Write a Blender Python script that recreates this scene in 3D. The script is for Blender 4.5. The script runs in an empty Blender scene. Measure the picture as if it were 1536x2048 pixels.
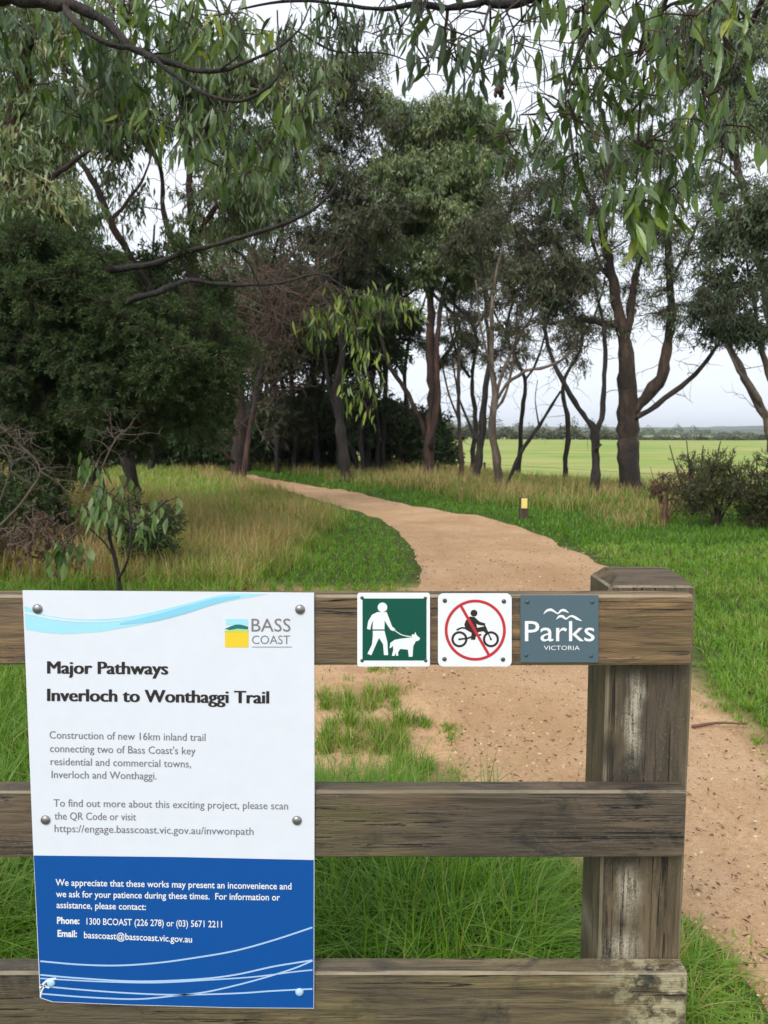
import bpy, math, random
import numpy as np
from mathutils import Vector

# ------------------------------------------------------------------ camera, world, sun, exposure
S = bpy.context.scene
COL = S.collection
FPX = 1538.0                      # focal length in photo pixels (photo is 1536 x 2048)
H = 1.6                           # eye height
TH = math.atan((1024 - 868) / FPX)
CT, ST = math.cos(TH), math.sin(TH)

cam = bpy.data.cameras.new('camera')
cam.sensor_fit = 'VERTICAL'
cam.sensor_height = 36.0
cam.sensor_width = 27.0
cam.lens = FPX / 2048 * 36.0
cam.clip_start = 0.05
cam.clip_end = 12000
cam.dof.use_dof = True
cam.dof.focus_distance = 1.62
cam.dof.aperture_fstop = 10.0
cam_o = bpy.data.objects.new('camera', cam)
COL.objects.link(cam_o)
cam_o.location = (0, 0, H)
cam_o.rotation_euler = (math.pi / 2 - TH, 0, 0)
S.camera = cam_o

SUN_EL, SUN_AZ = math.radians(42), math.radians(205)     # soft light from behind the camera
w = bpy.data.worlds.new("World")
S.world = w
w.use_nodes = True
nt = w.node_tree
nt.nodes.clear()
sky = nt.nodes.new('ShaderNodeTexSky')
sky.sky_type = 'NISHITA'
sky.sun_disc = False
sky.sun_elevation = SUN_EL
sky.sun_rotation = SUN_AZ
sky.air_density = 1.0
sky.dust_density = 4.0
sky.ozone_density = 1.0
hs = nt.nodes.new('ShaderNodeHueSaturation')
hs.inputs['Saturation'].default_value = 0.32
mixw = nt.nodes.new('ShaderNodeMixRGB')
mixw.inputs[0].default_value = 0.85
mixw.inputs[2].default_value = (7.9, 8.4, 9.15, 1)          # even overcast layer over the clear-sky model
bg = nt.nodes.new('ShaderNodeBackground')
bg.inputs[1].default_value = 0.112
wo = nt.nodes.new('ShaderNodeOutputWorld')
nt.links.new(sky.outputs[0], hs.inputs['Color'])
nt.links.new(hs.outputs[0], mixw.inputs[1])
nt.links.new(mixw.outputs[0], bg.inputs[0])
nt.links.new(bg.outputs[0], wo.inputs[0])

sun = bpy.data.lights.new('sun', 'SUN')
sun.energy = 2.0
sun.angle = math.radians(25)
sun.color = (1.0, 0.965, 0.91)
sun_o = bpy.data.objects.new('sun', sun)
COL.objects.link(sun_o)
sd = Vector((math.sin(SUN_AZ) * math.cos(SUN_EL), math.cos(SUN_AZ) * math.cos(SUN_EL), math.sin(SUN_EL)))
sun_o.rotation_euler = sd.to_track_quat('Z', 'Y').to_euler()

S.view_settings.view_transform = 'Standard'
S.view_settings.look = 'None'
S.view_settings.gamma = 1
S.view_settings.exposure = 0.36
S.render.engine = 'CYCLES'
S.cycles.max_bounces = 6
S.cycles.transparent_max_bounces = 8
S.cycles.use_denoising = True

# ------------------------------------------------------------------ helpers
def at(px, py, Y):
    """point at depth Y seen at photo pixel (px, py)"""
    x = (px - 768) / FPX
    v = (1024 - py) / FPX
    dy, dz = CT + v * ST, -ST + v * CT
    k = Y / dy
    return np.array([x * k, Y, H + dz * k])

def sm(t):
    t = np.clip(t, 0, 1)
    return t * t * (3 - 2 * t)

def wav(x, y):
    return (np.sin(x * 1.7 + 1.3 * np.sin(y * 0.9)) + np.sin(y * 2.1 + 1.1 * np.sin(x * 1.3 + 2))) * 0.5

def h(x, y):
    x = np.asarray(x, float); y = np.asarray(y, float)
    e = 0.909 * (x + 4.5) + 0.42 * (y - 27)                 # metres to the right of the path's right edge
    r = -0.95 * sm((e - 8) / 6) * sm((y - 12) / 6)
    b = 0.85 * sm((-e - 4.3) / 4.5) * sm((y - 6) / 9)
    far = sm((np.hypot(x, y) - 60) / 60)
    n = 0.02 * wav(x * 2.1, y * 2.1) * (1 - far) + 0.05 * wav(x * .45, y * .45) * sm((y - 8) / 10) + far * 0.4 * wav(x * .02, y * .02)
    return r + b + n

def gp(px, py):
    """ground point seen at a photo pixel"""
    x = (px - 768) / FPX
    v = (1024 - py) / FPX
    dy, dz = CT + v * ST, -ST + v * CT
    lo = 0.6
    hi = lo
    while hi < 2000:
        if H + dz / dy * hi < h(x / dy * hi, hi):
            break
        lo = hi
        hi *= 1.02
    for _ in range(30):
        m = (lo + hi) / 2
        if H + dz / dy * m < h(x / dy * m, m): hi = m
        else: lo = m
    return np.array([x / dy * hi, hi, float(h(x / dy * hi, hi))])

class MB:
    def __init__(s):
        s.v = []; s.f = []; s.t = []; s.n = 0
    def add(s, V, F, tint=None):
        V = np.asarray(V, float).reshape(-1, 3)
        fl = F if isinstance(F, list) else [F]
        for k, f in enumerate(fl):
            f = np.asarray(f, int)
            if f.size == 0: continue
            s.f.append(f + s.n)
            if tint is None: s.t.append(np.full(len(f), .5))
            else:
                tt = tint[k] if isinstance(tint, list) else tint
                s.t.append(np.broadcast_to(np.asarray(tt, float), (len(f),)))
        s.v.append(V); s.n += len(V)

def world_loc(o):
    p = Vector((0, 0, 0))
    while o is not None:
        p += o.location
        o = o.parent
    return np.array(p)

def build(name, mb, mat, parent=None, smooth=False, loc=None):
    V = np.concatenate(mb.v)
    me = bpy.data.meshes.new(name)
    o = bpy.data.objects.new(name, me)
    COL.objects.link(o)
    if parent is not None:
        o.parent = parent
        org = world_loc(parent)
        V = V - org
    elif loc is not None:
        o.location = tuple(float(c) for c in loc)
        V = V - np.asarray(loc)
    me.vertices.add(len(V))
    me.vertices.foreach_set('co', V.astype(np.float32).ravel())
    nl = sum(f.size for f in mb.f); nf = sum(len(f) for f in mb.f)
    me.loops.add(nl); me.polygons.add(nf)
    me.loops.foreach_set('vertex_index', np.concatenate([f.ravel() for f in mb.f]).astype(np.int32))
    tot = np.concatenate([np.full(len(f), f.shape[1]) for f in mb.f])
    st = np.concatenate([[0], np.cumsum(tot)[:-1]])
    me.polygons.foreach_set('loop_start', st.astype(np.int32))
    me.polygons.foreach_set('loop_total', tot.astype(np.int32))
    me.polygons.foreach_set('use_smooth', np.full(nf, smooth))
    a = me.attributes.new('tint', 'FLOAT', 'FACE')
    a.data.foreach_set('value', np.concatenate(mb.t).astype(np.float32))
    me.update(calc_edges=True)
    me.validate()
    me.materials.append(mat)
    return o

def thing(name, label, cat, loc=(0, 0, 0), group=None):
    o = bpy.data.objects.new(name, None)
    o.empty_display_size = .2
    COL.objects.link(o)
    o.location = tuple(float(c) for c in loc)
    tag(o, label, cat, group)
    return o

def tag(o, label, cat, group=None, kind=None):
    if label: o['label'] = label
    if cat: o['category'] = cat
    if group: o['group'] = group
    if kind: o['kind'] = kind

def nrm(v):
    return v / np.maximum(np.linalg.norm(v, axis=-1, keepdims=True), 1e-9)

def tubes(mb, P, R, sides=4, tint=.5, cap=False):
    """P (n,k,3) polylines, R (n,k) radii"""
    P = np.asarray(P, float); R = np.asarray(R, float)
    if P.ndim == 2: P = P[None]; R = R[None]
    n, k, _ = P.shape
    T = np.gradient(P, axis=1)
    T = nrm(T)
    up = np.where(np.abs(T[..., 2:3]) > .85, np.array([1., 0, 0]), np.array([0, 0, 1.]))
    # constant reference per tube, to avoid twisting
    m = nrm(P[:, -1] - P[:, 0])
    ref = np.where(np.abs(m[:, 2:3]) > .6, np.array([0.9, 0.43, 0.]), np.array([0, 0.1, .99]))[:, None, :]
    A = nrm(np.cross(np.broadcast_to(ref, T.shape), T)); B = np.cross(T, A)
    ang = np.linspace(0, 2 * np.pi, sides, endpoint=False)
    V = P[:, :, None, :] + R[:, :, None, None] * (np.cos(ang)[None, None, :, None] * A[:, :, None, :] + np.sin(ang)[None, None, :, None] * B[:, :, None, :])
    idx = np.arange(n * k * sides).reshape(n, k, sides)
    q = np.stack([idx[:, :-1], np.roll(idx[:, :-1], -1, 2), np.roll(idx[:, 1:], -1, 2), idx[:, 1:]], -1).reshape(-1, 4)
    F = [q]
    if cap:
        F.append(idx[:, 0, ::-1].reshape(n, sides)); F.append(idx[:, -1].reshape(n, sides))
    mb.add(V, F, tint)

def spline(P, step):
    """Catmull-Rom through rows of P (any width), resampled"""
    P = np.asarray(P, float)
    if len(P) == 2:
        k = max(2, int(np.linalg.norm(P[1, :3] - P[0, :3]) / step) + 1)
        t = np.linspace(0, 1, k)[:, None]
        return P[0] * (1 - t) + P[1] * t
    Q = np.vstack([2 * P[0] - P[1], P, 2 * P[-1] - P[-2]])
    out = []
    for i in range(1, len(Q) - 2):
        L = np.linalg.norm(Q[i + 1, :3] - Q[i, :3])
        k = max(2, int(L / step) + 1)
        t = np.linspace(0, 1, k, endpoint=False)[:, None]
        a, b, c, d = Q[i - 1], Q[i], Q[i + 1], Q[i + 2]
        out.append(.5 * ((2 * b) + (c - a) * t + (2 * a - 5 * b + 4 * c - d) * t ** 2 + (3 * b - a - 3 * c + d) * t ** 3))
    out.append(P[-1:])
    return np.vstack(out)

def box(mb, lo, hi, ch=0.0, tint=.5):
    """box with chamfered edges along every side"""
    lo = np.asarray(lo, float); hi = np.asarray(hi, float)
    if ch <= 0:
        x0, y0, z0 = lo; x1, y1, z1 = hi
        V = [(x0,y0,z0),(x1,y0,z0),(x1,y1,z0),(x0,y1,z0),(x0,y0,z1),(x1,y0,z1),(x1,y1,z1),(x0,y1,z1)]
        F = [(0,3,2,1),(4,5,6,7),(0,1,5,4),(1,2,6,5),(2,3,7,6),(3,0,4,7)]
        mb.add(V, np.array(F), tint)

# ------------------------------------------------------------------ materials
def mat_new(name):
    m = bpy.data.materials.new(name)
    m.use_nodes = True
    t = m.node_tree
    return m, t, t.nodes['Principled BSDF'], t.nodes['Material Output']

def N(t, typ, **kw):
    n = t.nodes.new(typ)
    for k, v in kw.items():
        if k.startswith('_'): setattr(n, k[1:], v)
        else: n.inputs[k.replace('__', ' ')].default_value = v
    return n

def ramp(t, fac, stops):
    r = t.nodes.new('ShaderNodeValToRGB')
    e = r.color_ramp.elements
    e[0].position, e[0].color = stops[0][0], (*stops[0][1], 1)
    e[1].position, e[1].color = stops[-1][0], (*stops[-1][1], 1)
    for p, c in stops[1:-1]:
        x = e.new(p); x.color = (*c, 1)
    if fac is not None: t.links.new(fac, r.inputs[0])
    return r

def noise(t, vec, scale, detail=4, rough=.55, sc=(1, 1, 1), loc=(0, 0, 0), dist=0.0):
    mp = t.nodes.new('ShaderNodeMapping')
    mp.inputs['Scale'].default_value = sc
    mp.inputs['Location'].default_value = loc
    t.links.new(vec, mp.inputs['Vector'])
    n = N(t, 'ShaderNodeTexNoise', Scale=scale, Detail=detail, Roughness=rough, Distortion=dist)
    t.links.new(mp.outputs[0], n.inputs['Vector'])
    return n.outputs['Fac']

def mix(t, fac, a, b, mode='MIX'):
    m = t.nodes.new('ShaderNodeMixRGB')
    m.blend_type = mode
    for i, x in ((0, fac), (1, a), (2, b)):
        if isinstance(x, (int, float)): m.inputs[i].default_value = x if i == 0 else (x, x, x, 1)
        elif isinstance(x, tuple): m.inputs[i].default_value = (*x, 1)
        else: t.links.new(x, m.inputs[i])
    return m.outputs[0]

def rng(t, v, a, b, c=0., d=1.):
    m = t.nodes.new('ShaderNodeMapRange')
    m.inputs[1].default_value, m.inputs[2].default_value, m.inputs[3].default_value, m.inputs[4].default_value = a, b, c, d
    t.links.new(v, m.inputs[0])
    return m.outputs[0]

def mth(t, op, a, b=None):
    m = t.nodes.new('ShaderNodeMath'); m.operation = op
    for i, x in ((0, a), (1, b)):
        if x is None: continue
        if isinstance(x, (int, float)): m.inputs[i].default_value = x
        else: t.links.new(x, m.inputs[i])
    return m.outputs[0]

def bump(t, bsdf, hgt, strength, dist):
    b = N(t, 'ShaderNodeBump', Strength=strength, Distance=dist)
    t.links.new(hgt, b.inputs['Height'])
    t.links.new(b.outputs[0], bsdf.inputs['Normal'])

def leaf_mat(name, stops, rough=.42, trans=.3, spec=.5, tcol=(1.25, 1.25, .45), k=1.0, spots=0.0):
    stops = [(q, tuple(x * k for x in c)) for q, c in stops]
    m, t, p, out = mat_new(name)
    a = N(t, 'ShaderNodeAttribute', _attribute_name='tint')
    r = ramp(t, a.outputs['Fac'], stops)
    rc = r.outputs[0]
    if spots:
        g = N(t, 'ShaderNodeTexCoord').outputs['Object']
        rc = mix(t, rng(t, noise(t, g, 38, 4, .7), .56, .66, 0, spots), rc, (.10, .065, .03))
        rc = mix(t, rng(t, noise(t, g, 9, 3, .6), .45, .65, 0, .22), rc, (.14, .17, .05))
    t.links.new(rc, p.inputs['Base Color'])
    p.inputs['Roughness'].default_value = rough
    p.inputs['Specular IOR Level'].default_value = spec
    tr = N(t, 'ShaderNodeBsdfTranslucent')
    tc = mix(t, 1.0, rc, tcol, 'MULTIPLY')
    t.links.new(tc, tr.inputs['Color'])
    ms = N(t, 'ShaderNodeMixShader', Fac=trans)
    t.links.new(p.outputs[0], ms.inputs[1]); t.links.new(tr.outputs[0], ms.inputs[2])
    t.links.new(ms.outputs[0], out.inputs[0])
    return m

def bark_mat(name, a, b, c, zs=.25):
    m, t, p, out = mat_new(name)
    g = N(t, 'ShaderNodeTexCoord').outputs['Object']
    n1 = noise(t, g, 6, 6, .65, (1, 1, zs))
    n2 = noise(t, g, 28, 5, .6, (1, 1, zs * .5))
    n3 = noise(t, g, 1.3, 3, .6, (1, 1, .5), (3, 1, 7))
    r = ramp(t, n1, [(.32, b), (.5, a), (.68, c)])
    col = mix(t, rng(t, n3, .45, .62), r.outputs[0], b)
    col = mix(t, rng(t, n2, .45, .7, 0, .6), col, tuple(x * .35 for x in b))
    t.links.new(col, p.inputs['Base Color'])
    p.inputs['Roughness'].default_value = .8
    bump(t, p, mth(t, 'ADD', n1, mth(t, 'MULTIPLY', n2, .5)), 1.0, .08)
    return m

def plain(name, col, rough=.5, metal=0., spec=.5):
    m, t, p, out = mat_new(name)
    g = N(t, 'ShaderNodeTexCoord').outputs['Object']
    n = noise(t, g, 22, 4, .6)
    c = mix(t, rng(t, n, .3, .75, 0, .14), col, tuple(x * .72 for x in col))
    t.links.new(c, p.inputs['Base Color'])
    p.inputs['Roughness'].default_value = rough
    p.inputs['Metallic'].default_value = metal
    p.inputs['Specular IOR Level'].default_value = spec
    return m

M = {}
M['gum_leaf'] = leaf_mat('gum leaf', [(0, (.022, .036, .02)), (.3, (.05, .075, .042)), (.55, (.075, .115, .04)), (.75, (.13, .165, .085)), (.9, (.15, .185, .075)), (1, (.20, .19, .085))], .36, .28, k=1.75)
M['gum_leaf_near'] = leaf_mat('large gum leaf', [(0, (.012, .03, .014)), (.25, (.05, .085, .05)), (.42, (.032, .078, .018)), (.6, (.075, .135, .02)), (.78, (.15, .21, .12)), (.9, (.13, .21, .025)), (1, (.22, .25, .05))], .33, .32, k=1.35, spots=.75)
M['blue_leaf'] = leaf_mat('blue gum leaf', [(0, (.04, .095, .025)), (.5, (.10, .18, .045)), (1, (.24, .30, .13))], .45, .2, spots=.6)
M['bright_leaf'] = leaf_mat('young gum leaf', [(0, (.045, .09, .02)), (.5, (.12, .19, .035)), (1, (.28, .33, .07))], .4, .35)
M['dark_leaf'] = leaf_mat('tea tree leaf', [(0, (.013, .022, .009)), (.5, (.033, .055, .02)), (.85, (.05, .075, .025)), (1, (.085, .10, .035))], .6, .25, spec=.22, k=1.7)
M['olive_leaf'] = leaf_mat('olive leaf', [(0, (.03, .036, .018)), (.5, (.055, .062, .03)), (1, (.10, .10, .045))], .5, .25, k=1.7)
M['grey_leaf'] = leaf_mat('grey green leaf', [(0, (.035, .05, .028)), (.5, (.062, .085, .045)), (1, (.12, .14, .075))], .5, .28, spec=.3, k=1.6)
M['scrub_leaf'] = leaf_mat('scrub leaf', [(0, (.045, .055, .02)), (.5, (.085, .10, .038)), (1, (.17, .165, .07))], .6, .25, spec=.25)
M['brown_leaf'] = leaf_mat('dry brown leaf', [(0, (.06, .035, .025)), (.5, (.11, .065, .04)), (1, (.2, .13, .07))], .7, .2, tcol=(1.1, .8, .5))
M['grass'] = leaf_mat('green grass blade', [(0, (.06, .15, .015)), (.4, (.125, .27, .022)), (.7, (.20, .36, .035)), (.88, (.30, .38, .08)), (1, (.44, .38, .16))], .45, .4, tcol=(1.2, 1.2, .4))
M['dry_grass'] = leaf_mat('dry grass stem', [(0, (.16, .2, .04)), (.3, (.3, .22, .08)), (.65, (.46, .30, .13)), (1, (.60, .44, .23))], .65, .25, tcol=(1.1, .9, .6))
M['bark_red'] = bark_mat('red brown bark', (.05, .023, .016), (.018, .012, .010), (.125, .058, .036))
M['bark_dark'] = bark_mat('dark wet bark', (.026, .019, .016), (.012, .010, .009), (.055, .038, .03))
M['bark_grey'] = bark_mat('grey bark', (.16, .12, .085), (.08, .058, .042), (.26, .20, .15))
M['bark_brown'] = bark_mat('brown bark', (.06, .037, .025), (.024, .017, .013), (.14, .085, .055))
M['twig'] = plain('twig bark', (.06, .04, .03), .8)
M['twig_pale'] = plain('dead twig bark', (.13, .095, .072), .85)
M['twig_dead'] = plain('dead limb bark', (.10, .062, .046), .8)
M['twig_red'] = plain('red twig bark', (.13, .06, .04), .75)

# ------------------------------------------------------------------ ground, path, hills
LEFT_PX = [(430, 940), (500, 962), (600, 990), (700, 1020), (770, 1052), (805, 1085), (830, 1130), (836, 1172), (815, 1250), (800, 1330), (850, 1400),
           (915, 1450), (905, 1530), (960, 1600), (1080, 1680), (1170, 1740), (1290, 1800), (1400, 1880), (1500, 2010), (1620, 2240)]
RIGHT_PX = [(430, 934), (520, 955), (640, 975), (760, 998), (880, 1020), (1000, 1045), (1100, 1078), (1215, 1130), (1290, 1180), (1345, 1260), (1375, 1360), (1400, 1435),
            (1490, 1462), (1560, 1530), (1700, 1640), (1900, 1760)]
def edge(pxs, n, seed, more):
    P = np.vstack([[gp(*p)[:2] for p in pxs], more])
    P3 = np.column_stack([P, np.zeros(len(P))])
    Q = spline(P3, .06)[:, :2]
    s = np.concatenate([[0], np.cumsum(np.linalg.norm(np.diff(Q, axis=0), axis=1))])
    u = np.linspace(0, s[-1], n)
    Q = np.column_stack([np.interp(u, s, Q[:, 0]), np.interp(u, s, Q[:, 1])])
    r = np.random.default_rng(seed)
    d = nrm(np.gradient(Q, axis=0)); nn = np.column_stack([d[:, 1], -d[:, 0]])
    wob = np.convolve(r.normal(0, 1, n + 8), np.ones(5) / 5, 'valid')[:n] * .035 + np.convolve(r.normal(0, 1, n + 50), np.ones(31) / 31, 'valid')[:n] * .2
    return Q + nn * wob[:, None]
NE = 520
EL = edge(LEFT_PX, NE, 1, [(1.9, .7), (2.5, -1), (2.7, -4), (2.7, -12)])
ER = edge(RIGHT_PX, NE, 2, [(4.1, 1.3), (4.9, -1), (5.1, -4), (5.1, -12)])
POLY = np.vstack([EL, ER[::-1]])

def in_poly(x, y, poly=POLY):
    out = np.zeros(len(x), bool)
    j = len(poly) - 1
    for i in range(len(poly)):
        xi, yi = poly[i]; xj, yj = poly[j]
        if yi != yj:
            c = ((yi > y) != (yj > y)) & (x < (xj - xi) * (y - yi) / (yj - yi) + xi)
            out ^= c
        j = i
    return out

def grow(lo, hi, d0, g, far):
    a = list(np.arange(lo, hi, d0)); st = d0
    while a[-1] < far: st *= g; a.append(a[-1] + st)
    b = [a[0]]; st = d0
    return np.array(a)
xs = grow(0, 11, .16, 1.16, 4200); xs = np.concatenate([-xs[:0:-1], xs])
ys = np.concatenate([[-60, -30, -15, -8, -4, -2, -1], grow(0, 34, .17, 1.13, 5200)])
X, Yg = np.meshgrid(xs, ys)
Z = h(X, Yg)
gm = MB()
idx = np.arange(X.size).reshape(X.shape)
gm.add(np.stack([X, Yg, Z], -1), np.stack([idx[:-1, :-1], idx[:-1, 1:], idx[1:, 1:], idx[1:, :-1]], -1).reshape(-1, 4))

def sand(t, geo):
    n1 = noise(t, geo, .9, 5, .6); n2 = noise(t, geo, 45, 4, .7); n3 = noise(t, geo, 160, 2, .6); n4 = noise(t, geo, 7, 5, .7)
    r = ramp(t, n1, [(.3, (.47, .285, .145)), (.5, (.575, .365, .205)), (.72, (.66, .45, .275))])
    c = mix(t, rng(t, n2, .35, .7, 0, .5), r.outputs[0], (.30, .175, .09))
    c = mix(t, rng(t, n3, .6, .72, 0, .7), c, (.66, .5, .34))
    c = mix(t, rng(t, n3, .36, .28, 0, .7), c, (.16, .10, .06))
    c = mix(t, rng(t, n4, .56, .72, 0, .5), c, (.33, .19, .10))
    n5 = noise(t, geo, 2.4, 6, .7, (1, .35, 1), (4, 2, 0))
    c = mix(t, rng(t, n5, .5, .68, 0, .5), c, (.40, .235, .125))
    c = mix(t, rng(t, noise(t, geo, 90, 2, .5, (1, 1, 1), (9, 9, 9)), .66, .72, 0, .8), c, (.10, .06, .04))
    return c, n2, n3, n4

m, t, p, out = mat_new('meadow ground')
geo = N(t, 'ShaderNodeNewGeometry').outputs['Position']
n1 = noise(t, geo, 1.2, 6, .65); n2 = noise(t, geo, 14, 5, .6); n3 = noise(t, geo, .035, 5, .6, (1, 3, 1)); n4 = noise(t, geo, .16, 7, .75, (.35, 1, 1))
soil = ramp(t, n2, [(.3, (.035, .028, .016)), (.55, (.075, .055, .03)), (.75, (.14, .10, .055))])
green = ramp(t, n1, [(.3, (.045, .085, .014)), (.7, (.09, .15, .03))])
near = mix(t, rng(t, n2, .35, .6), soil.outputs[0], green.outputs[0])
fld = ramp(t, n4, [(.3, (.11, .235, .03)), (.5, (.20, .30, .055)), (.72, (.34, .34, .12))])
fld2 = mix(t, rng(t, n3, .4, .62, 0, .8), fld.outputs[0], (.38, .35, .14))
pa = N(t, 'ShaderNodeAttribute', _attribute_name='paddock')
wn = N(t, 'ShaderNodeAttribute', _attribute_name='worn')
sand_c = sand(t, geo)[0]
earth = mix(t, rng(t, noise(t, geo, 3.3, 5, .65, (1, 1, 1), (5, 2, 1)), .46, .6, 0, .55), sand_c, (.33, .185, .115))
near = mix(t, mth(t, 'MULTIPLY', wn.outputs['Fac'], rng(t, n1, .22, .34)), near, earth)
c = mix(t, pa.outputs['Fac'], near, fld2)
t.links.new(c, p.inputs['Base Color']); p.inputs['Roughness'].default_value = .95; p.inputs['Specular IOR Level'].default_value = .1
bump(t, p, n2, .6, .04)
M['ground'] = m
ground = build('ground', gm, m, smooth=True)
tag(ground, 'green verge and open paddock around the gravel trail', 'ground', kind='structure')
e_ = 0.909 * (X + 4.5) + 0.42 * (Yg - 27)
pad = sm((e_ - 11) / 4) * sm((Yg - 14) / 5)
a = ground.data.attributes.new('paddock', 'FLOAT', 'POINT')
a.data.foreach_set('value', pad.ravel().astype(np.float32))
wn_ = sm((X + 1.7) / .5) * sm((2.2 - X) / .4) * sm((Yg - 3.2) / .5) * sm((8.3 - Yg) / .6)
a = ground.data.attributes.new('worn', 'FLOAT', 'POINT')
a.data.foreach_set('value', wn_.ravel().astype(np.float32))

m, t, p, out = mat_new('sandy gravel')
geo = N(t, 'ShaderNodeNewGeometry').outputs['Position']
c, n2, n3, n4 = sand(t, geo)
t.links.new(c, p.inputs['Base Color']); p.inputs['Roughness'].default_value = .92; p.inputs['Specular IOR Level'].default_value = .2
bump(t, p, mth(t, 'ADD', n2, mth(t, 'ADD', n3, n4)), .8, .012)
M['path'] = m
pm = MB()
K = 36
tt = np.linspace(0, 1, K)[None, :, None]
G = EL[:, None, :] * (1 - tt) + ER[:, None, :] * tt
crown = .035 * np.minimum(1, 6 * np.sin(np.pi * tt[..., 0]) ** .8) - .02
Zp = h(G[..., 0], G[..., 1]) + .006 + crown
idx = np.arange(NE * K).reshape(NE, K)
pm.add(np.dstack([G, Zp]), np.stack([idx[:-1, :-1], idx[1:, :-1], idx[1:, 1:], idx[:-1, 1:]], -1).reshape(-1, 4))
path = build('path', pm, m, smooth=True)
tag(path, 'curving sandy gravel walking trail', 'path', kind='structure')

# far hills (soft ridges beyond the paddock)
m, t, p, out = mat_new('hill scrub')
geo = N(t, 'ShaderNodeNewGeometry').outputs['Position']
n1 = noise(t, geo, .012, 6, .65)
r = ramp(t, n1, [(.35, (.05, .07, .05)), (.5, (.09, .11, .07)), (.65, (.18, .19, .11))])
t.links.new(r.outputs[0], p.inputs['Base Color']); p.inputs['Roughness'].default_value = 1; p.inputs['Specular IOR Level'].default_value = 0
hm = MB()
for Yh, zz, seed in ((1500, 14, 3), (2600, 44, 9)):
    xx = np.linspace(-3800, 3800, 180); vv = np.linspace(0, 1, 12)
    r_ = np.random.default_rng(seed)
    prof = sum(np.sin(xx / L + r_.uniform(0, 6)) * L for L in (900, 420, 170, 60)) / 1550
    prof = zz * (.75 + .45 * prof) + r_.normal(0, zz * .02, len(xx))
    Zh = -3 + (prof[None, :] + 3) * np.sin(vv[:, None] * np.pi / 2 * 1.0)
    Yy = Yh + vv[:, None] * 500 + 0 * xx[None]
    Xx = xx[None] + 0 * vv[:, None]
    ix = np.arange(Zh.size).reshape(Zh.shape)
    hm.add(np.dstack([Xx, Yy, Zh]), np.stack([ix[:-1, :-1], ix[:-1, 1:], ix[1:, 1:], ix[1:, :-1]], -1).reshape(-1, 4))
tag(build('hills', hm, m, smooth=True), 'low hazy hills on the horizon', 'hills', kind='structure')

# ------------------------------------------------------------------ leaves and trees
def leaves_simple(mb, P, D, L, W, rg, tint):
    """kite shaped leaves, one folded quad pair each"""
    n = len(P)
    R = rg.normal(0, 1, (n, 3))
    Sd = nrm(np.cross(D, R)); Nn = np.cross(Sd, D)
    L = L[:, None]; W = W[:, None]
    cv = rg.normal(0, .12, (n, 1))
    a = P + D * L * .42 + Sd * W * .5 + Sd * L * cv * .5
    b = P + D * L + Sd * L * cv * -.4 + Nn * L * .1
    c = P + D * L * .38 - Sd * W * .5 + Sd * L * cv * .5
    V = np.stack([P, a, b, c], 1)
    F = np.arange(4 * n).reshape(n, 4)
    mb.add(V, F, tint)

def leaves_big(mb, P, D, L, W, rg, tint):
    """sickle leaves with a fold along the midrib"""
    n = len(P)
    R = rg.normal(0, 1, (n, 3))
    Sd = nrm(np.cross(D, R)); Nn = np.cross(Sd, D)
    ts = np.array([0, .1, .28, .5, .75, 1.]); ws = np.array([.06, .1, .8, 1., .62, .02])
    sick = rg.normal(0, .22, (n, 1)); arch = rg.normal(0.05, .12, (n, 1)); fold = rg.uniform(.05, .3, (n, 1))
    rows = []
    for u, wv in zip(ts, ws):
        c = P + D * L[:, None] * u + Sd * L[:, None] * sick * 4 * u * (1 - u) * .5 + Nn * L[:, None] * arch * u * u
        hw = W[:, None] * .5 * wv
        rows.append(np.stack([c + Sd * hw + Nn * hw * fold, c, c - Sd * hw + Nn * hw * fold], 1))
    V = np.stack(rows, 1)                       # n,6,3,3
    ix = np.arange(n * 18).reshape(n, 6, 3)
    F = np.stack([ix[:, :-1, :-1], ix[:, :-1, 1:], ix[:, 1:, 1:], ix[:, 1:, :-1]], -1).reshape(-1, 4)
    mb.add(V, F, np.repeat(tint, 10))

def ball(rg, n):
    v = nrm(rg.normal(0, 1, (n, 3)))
    return v * (rg.uniform(0, 1, (n, 1)) ** .45)

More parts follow.
